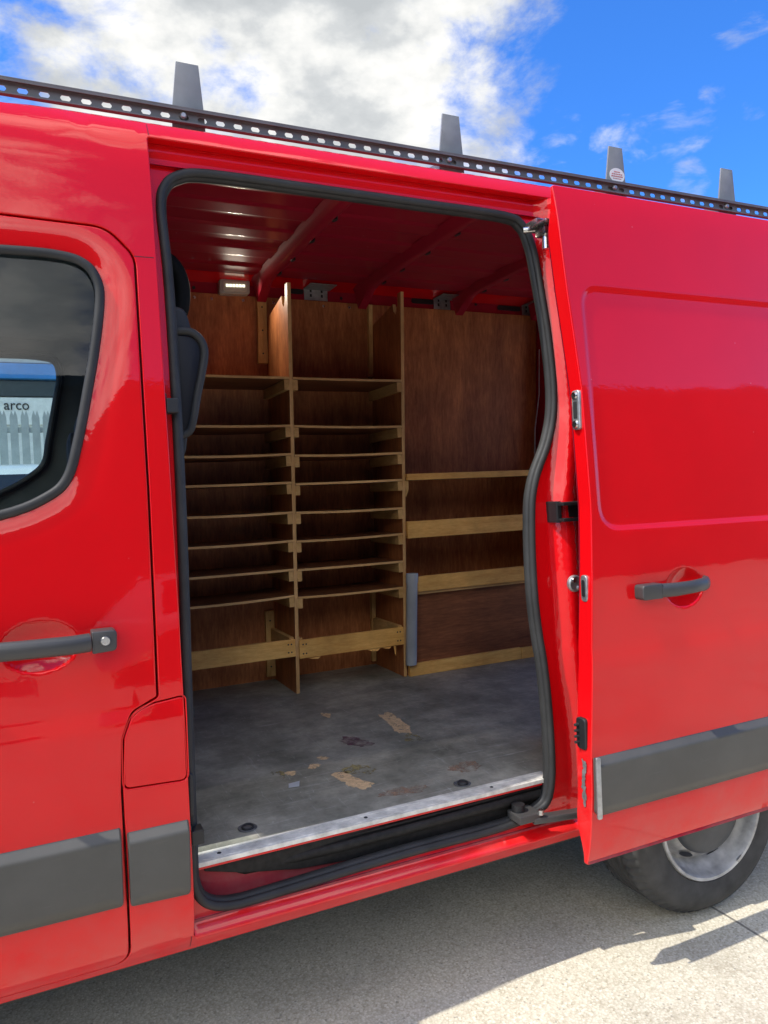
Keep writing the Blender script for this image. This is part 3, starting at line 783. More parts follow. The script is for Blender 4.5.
# lit interior lamp
lamp = prism('interior_lamp', fillet([(.828, 2.438), (.974, 2.444), (.978, 2.516), (.832, 2.509)], .016), 'y', 1.655, 1.700, simple('lamp_lens', (.42, .42, .36), .35), van, .006)
prism('lamp_bezel', fillet([(.845, 2.449), (.960, 2.454), (.963, 2.503), (.848, 2.498)], .012), 'y', 1.651, 1.6545, simple('lamp_diffuser', (.55, .55, .45), .3), lamp, .001)
for k in range(6): box('led', .860 + k * .0155, .8725 + k * .0155, 1.6475, 1.6506, 2.4715 + k * .0006, 2.484 + k * .0006, M['led'], lamp, .001)
# rear frame and pillar; unseen rear doors set open to let daylight into the load space
box('rear_frame', 2.94, 3.045, .14, 1.92, 2.33, 2.45, M['paint_in'], van, .01)
for yy in ((.10, .24), (1.82, 1.96)): box('rear_frame_post', 2.94, 3.045, yy[0], yy[1], .50, 2.33, M['paint_in'], van, .01)
for sg, yc in ((-1, .09), (1, W - .09)):
    rd = prism('rear_door', fillet([(3.06, .50), (3.80, .50), (3.80, 2.36), (3.06, 2.40)], .05), 'y', yc + sg * .02, yc + sg * .07, M['paint'], van, .012)
    prism('rear_door_lining', fillet([(3.12, .56), (3.74, .56), (3.74, 1.9), (3.12, 1.9)], .04), 'y', yc + sg * .012, yc + sg * .019, M['ply'], rd)
tube('pillar_cable', [(2.645, 1.66, 2.25), (2.64, 1.67, 2.0), (2.615, 1.69, 1.8), (2.605, 1.70, 1.5), (2.60, 1.72, 1.3)], .004, M['galv'], van, 6)
prism('rear_pillar', [(1.62, .56), (1.62, 2.50), (1.83, 2.50), (1.86, .56)], 'x', 2.67, 2.80, M['paint_in'], van, .01)
# near-side inner lining behind the quarter panel, closes the load space
box('quarter_lining', 1.60, 2.94, .135, .147, .553, 2.40, M['ply'], van, 0)
bm = bmesh.new(); add_box(bm, 1.66, 2.42, .147, .40, .5535, .80, .04)
bm_obj('wheel_box', bm, M['paint_in'], van)
# grab handle and bulkhead trim just inside the opening
prism('pillar_trim', fillet([(.305, 1.55), (.365, 1.60), (.392, 1.78), (.402, 1.90), (.382, 1.98), (.305, 1.99)], .03), 'y', .145, .19, M['darkgrey'], van, .012)
tube('grab_handle', catmull([(.345, .13, 1.913), (.385, .125, 1.913), (.412, .125, 1.893), (.421, .125, 1.86), (.412, .125, 1.81), (.397, .125, 1.75), (.384, .125, 1.69), (.372, .128, 1.655), (.345, .13, 1.642)], 4, False), .0105, M['darkgrey'], van, 10)
prism('trim_insert', fillet([(.345, 1.648), (.368, 1.660), (.386, 1.71), (.412, 1.82), (.417, 1.868), (.405, 1.900), (.345, 1.906)], .012), 'y', .127, .140, M['insert'], van, .004)
tube('trim_post', catmull([(.345, .30, 2.16), (.385, .30, 2.13), (.402, .30, 2.08), (.398, .30, 2.02), (.380, .30, 1.96), (.37, .30, 1.7)], 4, False), .024, M['trimblack'], van, 10)
# door stops on the front pillar
for z in (1.711, .648):
    bm = bmesh.new(); s = .018
    add_box(bm, .304, .334, skin(0, z) + .004, skin(0, z) + .045, z - s, z + s, .003); add_box(bm, .298, .306, skin(0, z) + .010, skin(0, z) + .04, z - s - .004, z + s + .012, .002)
    bm_obj('door_stop', bm, M['black'], van)
prism('pillar_buffer', fillet([(.303, .70), (.315, .70), (.317, .80), (.305, .81)], .004), 'y', .012, .05, M['rubber'], van, .003)

# fittings on the rear pillar ---------------------------------------------------------
bm = bmesh.new(); add_box(bm, 1.452, 1.60, -.015, .070, 1.408, 1.419, .003); add_box(bm, 1.452, 1.60, -.015, .070, 1.359, 1.369, .003)
add_box(bm, 1.448, 1.466, .010, .085, 1.356, 1.422, .004); add_box(bm, 1.50, 1.59, .02, .07, 1.369, 1.408, .002)
bm_obj('middle_hinge', bm, M['black'], van)
st = lathe('striker', [(0, -.006), (.022, -.006), (.026, -.002), (.026, .006)], (1.497, .000, 1.166), 'y', M['galv'], van, 24)
for dx, dz in ((-.010, .012), (.010, -.012)): lathe('striker_bolt', [(0, -.013), (.0065, -.013), (.009, -.006)], (1.497 + dx, .000, 1.166 + dz), 'y', M['chrome'], st, 14)
bm = bmesh.new(); add_box(bm, 1.425, 1.56, -.02, .085, 2.262, 2.272, .003); add_box(bm, 1.43, 1.47, .03, .09, 2.268, 2.292, .006); add_box(bm, 1.485, 1.515, -.005, .03, 2.20, 2.29, .005)
add_box(bm, 1.440, 1.500, .005, .055, 2.236, 2.276, .006); add_tube(bm, [(1.462, .03, 2.240), (1.462, .03, 2.198)], .012, 12); add_tube(bm, [(1.490, .02, 2.246), (1.490, .02, 2.202)], .012, 12)
add_tube(bm, [(1.530, .0, 2.295), (1.530, .0, 2.205)], .013, 12); add_tube(bm, [(1.42, .085, 2.268), (1.47, .05, 2.268), (1.52, .01, 2.262)], .010, 10)
up_arm = bm_obj('upper_roller_arm', bm, M['chrome'], van, 40)
for z in (2.235, 2.215): lathe('roller', [(0, -.012), (.022, -.012), (.024, 0), (.022, .012), (0, .012)], (1.512, -.004, z - .0), 'z', M['galv'], up_arm, 16)
bm = bmesh.new(); add_box(bm, 1.31, 1.60, -.030, .005, .452, .472, .005, rot=Matrix.Rotation(R(-12), 3, 'Z')); add_box(bm, 1.26, 1.34, .0, .07, .462, .486, .004)
la = bm_obj('lower_roller_arm', bm, M['handle'], van)
lathe('roller', [(0, -.018), (.020, -.018), (.020, .012), (0, .012)], (1.285, .045, .495), 'z', M['black'], la, 16)
lathe('roller_bolt', [(0, .01), (.009, .01), (.010, -.004)], (1.335, .0, .485), 'z', M['chrome'], la, 12)
lathe('pillar_plug', [(0, -.002), (.008, -.002), (.011, .0), (.011, .004)], (1.585, .045, .640), 'y', M['black'], van, 14)

# sliding door in its open position -----------------------------------------------------
DO = -.15
sd_out = fillet([(1.402, .366), (2.62, .362), (2.62, 2.352), (1.433, 2.356), (1.446, 2.04), (1.466, 1.745), (1.464, 1.40), (1.434, 1.02), (1.413, .70), (1.408, .52)], [.006, .02, .03, .008, .3, .3, .3, .3, .2, .2])
press = fillet([(1.492, 1.338), (2.50, 1.330), (2.50, 2.052), (1.498, 2.053)], [.075, .07, .06, .06], 8)
pk2 = pocket_h(1.800, 1.140, .080, .062, .026)
def sd_y(x, z):
    y = (flank(z) if z > .5 else flank(z) * .45 + .002) + crease(x, z) + DO + pk2(x, z)
    if 1.45 < x < 2.56 and 1.28 < z < 2.1:
        d = dist_poly((x, z), press)
        if d < .02: y += .005 * sstep(-.011, .011, d if inside((x, z), press) else -d)
        elif inside((x, z), press): y += .005
    return y
sdoor = panel('sliding_door', sd_out, [], sd_y, M['paint'], van, grid=.035, hem=.004, depth=lambda z: .044 * sstep(2.36, 2.20, z) * sstep(.34, .50, z) + .010 * sstep(1.3, .8, z) * sstep(.34, .5, z) + .008, step=.014,
              refine=[(press, .016, .016, .0065), (ring(1.80, 1.14, .08, .062), .06, .01, .006), ([(1.42, .97), (2.6, .97), (2.6, .971), (1.42, .971)], .02, .02, .012)])
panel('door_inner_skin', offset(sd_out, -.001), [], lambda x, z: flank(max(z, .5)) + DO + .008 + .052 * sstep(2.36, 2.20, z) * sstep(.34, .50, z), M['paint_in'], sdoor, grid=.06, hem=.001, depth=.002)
moulding('rubbing_strip', fillet([(1.417, .517), (2.60, .517), (2.60, .696), (1.419, .696)], [.02, .004, .004, .02]), DO - .006, sdoor)
yh = skin(1.8, 1.14) + DO
hb = bmesh.new()
add_tube(hb, [(1.675, yh - .026, 1.1435), (1.73, yh - .034, 1.143), (1.79, yh - .037, 1.145), (1.85, yh - .029, 1.147), (1.880, yh - .012, 1.148), (1.887, yh + .004, 1.148)], [.0215, .021, .020, .0205, .0215, .0215], 16, ry=.012)
hd2 = bm_obj('handle', hb, M['handle'], sdoor, 55)
prism('lock_block', fillet([(1.600, 1.121), (1.678, 1.121), (1.678, 1.166), (1.600, 1.166)], [.012, .003, .003, .012]), 'y', yh - .036, yh + .004, M['handle'], hd2, .004)
# leading edge fittings (the face that meets the front pillar)
def lead(z): return 1.4325 if z > 1.6 else (1.440 if z > 1.3 else (1.426 if z > .9 else 1.413))
lz = 1.69
la1 = prism('door_latch', fillet([(flank(lz) + DO + .008, 1.632), (flank(lz) + DO + .042, 1.632), (flank(lz) + DO + .042, 1.748), (flank(lz) + DO + .008, 1.748)], .012), 'x', 1.453, 1.468, M['galv'], sdoor, .003)
for z in (1.648, 1.732): lathe('latch_bolt', [(0, -.006), (.010, -.006), (.012, 0)], (1.4525, flank(lz) + DO + .025, z), 'x', M['chrome'], la1, 16)
box('latch_slot', 1.4515, 1.457, flank(lz) + DO + .017, flank(lz) + DO + .034, 1.665, 1.715, M['darkgrey'], la1, .002)
fs2 = prism('finger_slot', fillet([(DO + .022, 1.128), (DO + .050, 1.128), (DO + .050, 1.206), (DO + .022, 1.206)], .013), 'x', 1.436, 1.448, M['galv'], sdoor, .003)
prism('slot_hollow', fillet([(DO + .030, 1.143), (DO + .043, 1.143), (DO + .043, 1.192), (DO + .030, 1.192)], .006), 'x', 1.4345, 1.4358, M['black'], fs2)
ec = prism('contact_block', fillet([(DO + .014, .700), (DO + .056, .700), (DO + .056, .792), (DO + .014, .792)], .014), 'x', 1.404, 1.42, M['black'], sdoor, .004)
for k in range(4): lathe('contact_pin', [(0, -.014), (.004, -.013), (.005, 0)], (1.404, DO + .045, .720 + k * .017), 'x', M['darkgrey'], ec, 10)
prism('edge_guard', fillet([(1.4075, .512), (1.424, .512), (1.424, .690), (1.4085, .690)], .006), 'y', DO - .0245, DO - .018, M['galv'], sdoor, .001)
patch_pts = [(DO + .020, .555), (DO + .032, .55), (DO + .040, .60), (DO + .030, .64), (DO + .034, .675), (DO + .018, .668), (DO + .022, .61)]
bm = bmesh.new(); f = bm.faces.new([bm.verts.new((1.4035 + (p[1] - .6) * .02, p[0], p[1])) for p in blob(patch_pts, 21, .003)]); bmesh.ops.triangulate(bm, faces=[f])
bm_obj('worn_patch', bm, M['galv'], sdoor)

# wheels --------------------------------------------------------------------------------
def wheel(cx, cy, cz, parent, side=1):
    """side=1: outer face towards -y"""
    s = side
    w = bpy.data.objects.new('wheel', None); COL.objects.link(w); attach(w, parent)
    r = .3525
    prof = [(.222, .012), (.232, .0), (.262, -.004), (.290, .0), (.312, .006), (.327, .016), (.337, .030), (.349, .044)]
    tread = []
    for k in range(5):
        y0 = .046 + k * .030
        tread += [(r, y0 + .003), (r, y0 + .021), (r - .013, y0 + .0225), (r - .013, y0 + .0285)]
    prof += tread + [(r, .197), (.338, .21), (.312, .226), (.262, .232), (.222, .22)]
    bm = bmesh.new(); add_lathe(bm, [(a, s * h) for a, h in prof], (cx, cy, cz), 'y', 264)
    # narrow sipes cut across both shoulder ribs
    C0 = Vector((cx, cy, cz))
    for v in bm.verts:
        d = v.co - C0; rr = math.hypot(d.x, d.z); k = int(round((math.atan2(d.z, d.x) % (2 * math.pi)) / (2 * math.pi) * 264))
        if rr > .33 and (.02 < s * d.y < .072 or .165 < s * d.y < .215) and k % 4 == 0:
            f_ = (rr - .006) / rr; v.co.x = cx + d.x * f_; v.co.z = cz + d.z * f_
    t = bm_obj('tyre', bm, M['tyre'], w, 35)
    rp = [(.224, .016), (.229, .004), (.225, -.004), (.216, -.003), (.211, .006), (.207, .024), (.203, .040), (.197, .046), (.190, .066), (.183, .078), (.174, .074), (.166, .052), (.158, .040), (.148, .034), (.142, .030)]
    bm = bmesh.new(); add_lathe(bm, [(a, s * h) for a, h in rp], (cx, cy, cz), 'y', 72)
    rim = bm_obj('rim', bm, M['rim'], w, 50)
    hc = [(.146, .032), (.143, .018), (.132, .008), (.118, .004), (.100, -.002), (.085, -.004), (.050, -.006), (.044, -.014), (0, -.016)]
    bm = bmesh.new(); add_lathe(bm, [(a, s * h) for a, h in hc], (cx, cy, cz), 'y', 48)
    bm_obj('hub_cap', bm, M['cap'], w, 45)
    for k in range(8):
        a = 2 * math.pi * (k + .3) / 8; c = Vector((cx + .1625 * math.cos(a), cy + s * .0455, cz + .1625 * math.sin(a)))
        bm = bmesh.new(); pts = []
        for j in range(14):
            b = 2 * math.pi * j / 14; rr = Vector((math.cos(a), 0, math.sin(a))); tt = Vector((-math.sin(a), 0, math.cos(a)))
            pts.append(bm.verts.new(c + rr * .0105 * math.cos(b) + tt * .026 * math.sin(b) + Vector((0, s * .0155 * math.cos(b) - s * .005, 0))))
        bm.faces.new(pts); bm_obj('rim_hole', bm, M['black'], rim)
    a = R(-58); box('balance_weight', cx + .217 * math.cos(a) - .012, cx + .217 * math.cos(a) + .012, cy - .004 * s - .003, cy - .004 * s + .004, cz + .217 * math.sin(a) - .006, cz + .217 * math.sin(a) + .006, M['galv'], rim, .002, Matrix.Rotation(R(-32), 3, 'Y'))
    return w
wheel(2.005, -.036, .352, van); wheel(-1.15, .048, .345, van); wheel(2.035, W - .048, .345, van, -1); wheel(-1.15, W - .048, .345, van, -1)

# ================================================================== ROOF RACK
rack = thing('roof_rack', 'dark steel roof rack with slotted side rail and tapered uprights', 'roof rack', (1.25, 1.03, 2.49))
def rack_rail(y, parent):
    # slotted channel: web with punched holes, two flanges
    z0, z1 = 2.503, 2.538; bm = bmesh.new()
    x0, x1 = -.30, 2.90; pitch = .0497; x = x0
    n = int((x1 - x0) / pitch)
    hw, hz0, hz1 = .0125, 2.511, 2.525
    for k in range(n):
        xa = x0 + k * pitch; xb = xa + pitch; xm = (xa + xb) / 2
        hole = [(xm + hw * cx + .004 * sx, z) for cx, sx, z in ((-1, 0, hz0 + .005), (-1, 1, hz0), (1, -1, hz0), (1, 0, hz0 + .005), (1, 0, hz1 - .005), (1, -1, hz1), (-1, 1, hz1), (-1, 0, hz1 - .005))]
        o4 = [(xa, z0), (xb, z0), (xb, z1), (xa, z1)]
        for yy, flip in ((y - .0015, False), (y + .0015, True)):
            H = [bm.verts.new((a, yy, b)) for a, b in hole]; O = [bm.verts.new((a, yy, b)) for a, b in o4]
            F = [(O[0], O[1], H[2], H[1]), (O[1], H[3], H[2]), (O[1], O[2], H[4], H[3]), (O[2], H[5], H[4]), (O[2], O[3], H[6], H[5]), (O[3], H[7], H[6]), (O[3], O[0], H[0], H[7]), (O[0], H[1], H[0])]
            for f in F: bm.faces.new(f[::-1] if flip else f)
            if not flip: HA = H
            else:
                for i in range(8): bm.faces.new((HA[i], HA[(i + 1) % 8], H[(i + 1) % 8], H[i]))
    xe = x0 + n * pitch
    add_box(bm, x0, xe, y - .0145, y + .0145, z1, z1 + .004, .001); add_box(bm, x0, xe, y - .0145, y + .0015, z0 - .004, z0, .001)
    add_box(bm, x0, xe, y - .0145, y - .0125, z1 - .006, z1, 0)
    return bm_obj('side_rail', bm, M['rack'], parent)
rl = rack_rail(.235, rack); rack_rail(W - .235, rack)
ups = [(.390, .480), (1.222, 1.313), (1.900, 1.995), (2.458, 2.553)]
for i, (a, b) in enumerate(ups):
    for side in (0, 1):
        yy = .247 if not side else W - .247
        c = (a + b) / 2 + .002
        u = prism('upright', [(a, 2.492), (b, 2.492), (b - .002, 2.545), (c + .032, 2.674), (c - .029, 2.674), (a + .002, 2.545)], 'y', yy - .003, yy + .003, M['rackplate'], rack, .001)
        if not side:
            lathe('bolt', [(0, -.007), (.006, -.007), (.0085, -.004), (.0095, 0)], (a + .028, .2315, 2.522), 'y', M['galv'], u, 14)
            box('foot', a + .004, b - .004, .238, .300, 2.470, 2.4915, M['rack'], u, .002)
        if i == 2 and not side:
            prism('sticker', ring(1.953, 2.573, .0345, .026, 32), 'y', .2428, .2438, M['white'], u)
            bm = bmesh.new()
            for (dz, hw, h) in ((.012, .014, .0035), (.004, .025, .0035), (-.004, .027, .0045), (-.012, .019, .003)):
                n = 6
                for q in range(n):
                    x0 = 1.953 - hw + 2 * hw * q / n; add_box(bm, x0, x0 + 2 * hw / n * .72, .2421, .2428, 2.573 + dz - h / 2, 2.573 + dz + h / 2)
            bm_obj('print_lines', bm, M['redink'], u)
    ca = [(.252, 2.505), (.40, 2.530), (.75, 2.550), (1.03, 2.555), (W - .75, 2.550), (W - .40, 2.530), (W - .252, 2.505)]
    prism('crossbar', ca + [(y, z + .03) for y, z in ca[::-1]], 'x', a + .03, b - .03, M['rack'], rack, .002)

# ================================================================== WOODEN SHELVING
sh = thing('shelving_unit', 'tall dark plywood pigeonhole shelving with pale edges against the van wall', 'shelving', (1.06, 1.6, .553))
def front_y(z): return 1.500 - .08 * (z - .553)
def upright_board(x0, x1, ztop):
    zb = .5534
    yf0, yb0 = front_y(zb), wall_y(zb) - .003
    pts = [(yf0, zb), (front_y(ztop), ztop), (front_y(ztop) + .035, ztop), (front_y(ztop) + .042, ztop - .06), (front_y(ztop) + .062, ztop - .095), (front_y(ztop) + .085, ztop - .075), (front_y(ztop) + .090, ztop - .038), (front_y(ztop) + .125, ztop - .045), (wall_y(ztop - .09) - .003, ztop - .09), (yb0, zb)]
    bm = bmesh.new(); add_prism(bm, pts, 'x', x0, x1)
    bm.faces.ensure_lookup_table()
    for f in bm.faces:
        n = f.normal
        f.material_index = 0 if abs(n.x) > .7 else 1
    return bm_obj('upright_board', bm, [M['ply'], M['edgev']], sh)
UX = [(.492, .508), (1.060, 1.0765), (1.621, 1.637)]
upright_board(*UX[0], 2.40); upright_board(*UX[1], 2.425); upright_board(*UX[2], 2.424)
levels = [2.016, 1.803, 1.673, 1.541, 1.410, 1.279, 1.147, 1.018]
bays = [(UX[0][1], UX[1][0]), (UX[1][1], UX[2][0])]
rnd = random.Random(4)
for bi, (x0, x1) in enumerate(bays):
    for k, z in enumerate(levels):
        d0, d1 = rnd.uniform(-.003, .003), rnd.uniform(-.004, .004)
        yf, yb = front_y(z), wall_y(z) - .004
        bm = bmesh.new(); n = 8; th = .0105
        zz = z - (.0065 if bi else 0)
        rows = []
        for j in range(n + 1):
            t = j / n; x = x0 + .0008 + (x1 - x0 - .0016) * t; sag = -.004 * math.sin(math.pi * t) * (1 if k % 3 else .3)
            zc = zz + d0 * (1 - t) + d1 * t + sag
            rows.append([bm.verts.new(p) for p in ((x, yf - .001, zc - th), (x, yf - .001, zc), (x, yb, zc), (x, yb, zc - th))])
        for A, B in zip(rows, rows[1:]):
            for q in range(4):
                f = bm.faces.new((A[q], B[q], B[(q + 1) % 4], A[(q + 1) % 4])); f.material_index = 1 if q == 0 else 0
        bm.faces.new(rows[0]); bm.faces.new(rows[-1][::-1])
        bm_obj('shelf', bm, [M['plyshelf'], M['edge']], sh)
        bw, bh = .0225, .046 - .002 * (k % 2)
        for xa in (x0 + .0006, x1 - bw - .0006):
            bm = bmesh.new()
            zt = zz - th - .0012 + (d0 if xa < x0 + .1 else d1)
            add_prism(bm, [(yf + .003, zt - bh), (yf + .003, zt), (yb, zt), (yb, zt - bh)], 'x', xa, xa + bw)
            bm_obj('runner', bm, M['piney'], sh)
    # front board near the floor and its side boards
    zl = [(.733, .814), (.719, .806)][bi]
    bd = box('front_board', x0 + .001, x1 - .001, front_y(.77) - .004, front_y(.77) + .014, zl[0], zl[1], M['pine'], sh, .002)
    for xx in (x0 + .02, x0 + .035, x1 - .035, x1 - .02):
        for zz in (zl[0] + .022, zl[1] - .022):
            lathe('screw', [(0, -.0012), (.003, -.0012), (.004, 0)], (xx, front_y(.77) - .0042, zz), 'y', M['cabdark'], bd, 10)
    for xa in (x0 + .001, x1 - .024): box('side_board', xa, xa + .023, front_y(.77) + .0145, wall_y(.80) - .004, zl[0] + .018, zl[1] + .006, M['piney'], sh, .001)
    # upright battens on the back panel
def batten(x0, x1, z0, z1, screws=True):
    bm = bmesh.new()
    add_prism(bm, [(wall_y(z0) - .024, z0), (wall_y(z1) - .024, z1), (wall_y(z1) - .0015, z1), (wall_y(z0) - .0015, z0)], 'x', x0, x1)
    b = bm_obj('batten', bm, M['pinev'], sh)
    if screws:
        for t in (.15, .5, .85):
            z = z0 + (z1 - z0) * t; lathe('screw', [(0, -.0012), (.0035, -.0012), (.0045, 0)], ((x0 + x1) / 2, wall_y(z) - .0245, z), 'y', M['cabdark'], b, 10)
batten(1.013, 1.058, 2.127, 2.440); batten(1.597, 1.618, 2.080, 2.440, False)
batten(1.012, 1.056, .575, .91); batten(1.592, 1.615, .575, .97, False)
for x in (.72, .80, .95, 1.10, 1.36, 1.50): lathe('panel_screw', [(0, -.002), (.005, -.0018), (.007, 0)], (x, wall_y(2.425) - .0005, 2.425 - .01 * (x % .3)), 'y', M['chrome'], sh, 12)
# splintered lower edge of the second board
bm = bmesh.new()
for (x, w, h, dy) in ((1.42, .07, .012, .0), (1.50, .05, .008, .002), (1.56, .012, .05, .004), (1.12, .06, .008, .001)):
    vs = [bm.verts.new(p) for p in ((x, front_y(.72) - .008 - dy, .7175), (x + w, front_y(.72) - .008 - dy, .7175), (x + w * .75, front_y(.72) - .012 - dy, .7175 - h), (x + w * .3, front_y(.72) - .01 - dy, .7175 - h * .7))]
    bm.faces.new(vs)
bm_obj('splinter', bm, M['pine'], sh)

# low rack over the wheel box
lr = thing('tray_rack', 'low wooden rack of three deep trays with plank fronts behind grey pipe', 'rack', (2.02, 1.6, .553))
X0, X1 = 1.640, 2.655
box('top_shelf', X0, X1, front_y(1.55) + .004, wall_y(1.55) - .004, 1.533, 1.548, M['plyshelf'], lr, .001)
box('front_lip', X0 + .0, X1, front_y(1.55) - .016, front_y(1.55) + .003, 1.529, 1.560, M['pine'], lr, .002)
box('tray_front', X0 + .001, X1, front_y(1.29) - .016, front_y(1.29) + .003, 1.245, 1.328, M['pine'], lr, .002)
box('tray_base', X0, X1, front_y(1.26) + .004, wall_y(1.25) - .004, 1.247, 1.259, M['plyshelf'], lr, .001)
box('tray_front', 1.684, X1, front_y(1.0) - .016, front_y(1.0) + .003, .976, 1.052, M['pine'], lr, .002)
box('tray_base', X0, X1, front_y(1.0) + .004, wall_y(.98) - .004, .960, .974, M['edge'], lr, .001)
box('lower_panel', X0 + .002, X1, front_y(.8) + .020, front_y(.8) + .030, .556, .959, M['plyshelf'], lr, .001)
kb = box('kick_board', X0 + .004, 2.31, front_y(.58) - .022, front_y(.58) - .002, .554, .616, M['pine'], lr, .002)
box('kick_board', 2.313, X1, front_y(.58) - .022, front_y(.58) - .002, .554, .612, M['pine'], lr, .002)
box('end_board', X1 + .001, X1 + .017, front_y(1.1), wall_y(1.5) - .004, .554, 1.56, M['ply'], lr, .001)
prism('cleat', [(front_y(1.5) + .001, 1.528), (front_y(1.5) + .001, 1.485), (front_y(1.5) + .03, 1.45), (front_y(1.5) + .25, 1.45), (front_y(1.5) + .25, 1.528)], 'x', 1.6385, 1.656, M['piney'], lr)

# loose grey pipe leaning in the corner, and a paper tag on the floor
pp = thing('plastic_pipe', 'short grey plastic pipe standing upright between the two wooden racks', 'pipe', (1.648, 1.44, .553))
bm = bmesh.new()
add_lathe(bm, [(.027, 0), (.0275, .002), (.0275, .405), (.030, .412), (.0305, .450), (.029, .455), (.026, .455), (.026, .41), (.024, .02), (.024, .0)], (1.646, 1.463, .6175), 'z', 32)
for v in bm.verts: v.co.x += .02 * (v.co.z - .6175); v.co.y += -.075 * (v.co.z - .6175)
bm_obj('pipe_wall', bm, M['pipe'], pp, 40)
tag = bpy.data.objects.new('paper_tag', None)
bm = bmesh.new(); f = bm.faces.new([bm.verts.new(p) for p in ((.678, .420, .5548), (.712, .415, .5552), (.727, .456, .5560), (.689, .455, .5548))])
bmesh.ops.solidify(bm, geom=[f], thickness=.0004)
pt = bm_obj('paper_tag', bm, M['paper'], None)
pt['label'] = 'small white paper tag lying on the worn grey van floor'; pt['category'] = 'paper tag'

# ================================================================== SURROUNDINGS
def struct(o): o['kind'] = 'structure'; return o
# concrete yard: fine sheet that reaches the horizon
bm = bmesh.new(); s = 260
f = bm.faces.new([bm.verts.new(p) for p in ((-s, -s, 0), (s, -s, 0), (s, s, 0), (-s, s, 0))])
struct(bm_obj('ground', bm, M['ground'], None))

# beyond the van: palisade fence, trade unit, parked light van
fence = thing('palisade_fence', 'pale grey steel palisade fence seen through the cab window', 'fence', (0, 6.0, 0))
fm = simple('fence_paint', (.36, .41, .41), .6)
bm = bmesh.new()
for k in range(100):
    x = -4.6 + k * .094
    add_prism(bm, [(x, .08), (x + .068, .08), (x + .068, 2.34), (x + .050, 2.41), (x + .034, 2.36), (x + .018, 2.41), (x, 2.34)], 'y', 6.0, 6.012)
bm_obj('pale', bm, fm, fence)
for z in (.5, 2.2): box('rail', -4.7, 4.9, 6.013, 6.055, z, z + .05, fm, fence, .004)
for k in range(5): box('post', -4.5 + k * 2.3, -4.42 + k * 2.3, 6.056, 6.15, 0, 2.3, fm, fence, .004)
unit = thing('trade_unit', 'white trade building with blue fascia and dark name board beyond the fence', 'building', (0, 18, 0))
wm = simple('white_cladding', (.62, .66, .68), .6); bl = simple('blue_fascia', (.03, .20, .55), .5); dk = simple('dark_glazing', (.03, .045, .055), .25)
box('wall', -14, 14, 14.2, 22, 0, 5.6, wm, unit, .02)
box('name_board', -12, 12, 14.12, 14.199, 3.10, 3.62, simple('board_white', (.70, .74, .76), .5), unit, .01)
box('glazing_band', -12, 12, 14.10, 14.199, 3.64, 3.94, dk, unit, .01)
box('fascia', -13, 13, 13.95, 14.199, 3.96, 4.24, bl, unit, .01)
box('gutter', -14, 14, 14.0, 14.199, 4.26, 4.44, simple('grey_gutter', (.35, .38, .40), .5), unit, .02)
cu = bpy.data.curves.new('lettering', 'FONT'); cu.body = 'arco'; cu.size = .30; cu.extrude = .008; cu.align_x = 'CENTER'
to = bpy.data.objects.new('lettering', cu); COL.objects.link(to)
dg = bpy.context.evaluated_depsgraph_get(); me = bpy.data.meshes.new_from_object(to.evaluated_get(dg)); bpy.data.objects.remove(to)
me.materials.clear(); me.materials.append(M['black'])
for v in me.vertices: v.co = Vector((-.235 + v.co.x * .82, 14.11 - v.co.z, 3.385 + v.co.y * .9))
lo = bpy.data.objects.new('lettering', me); COL.objects.link(lo); attach(lo, unit)

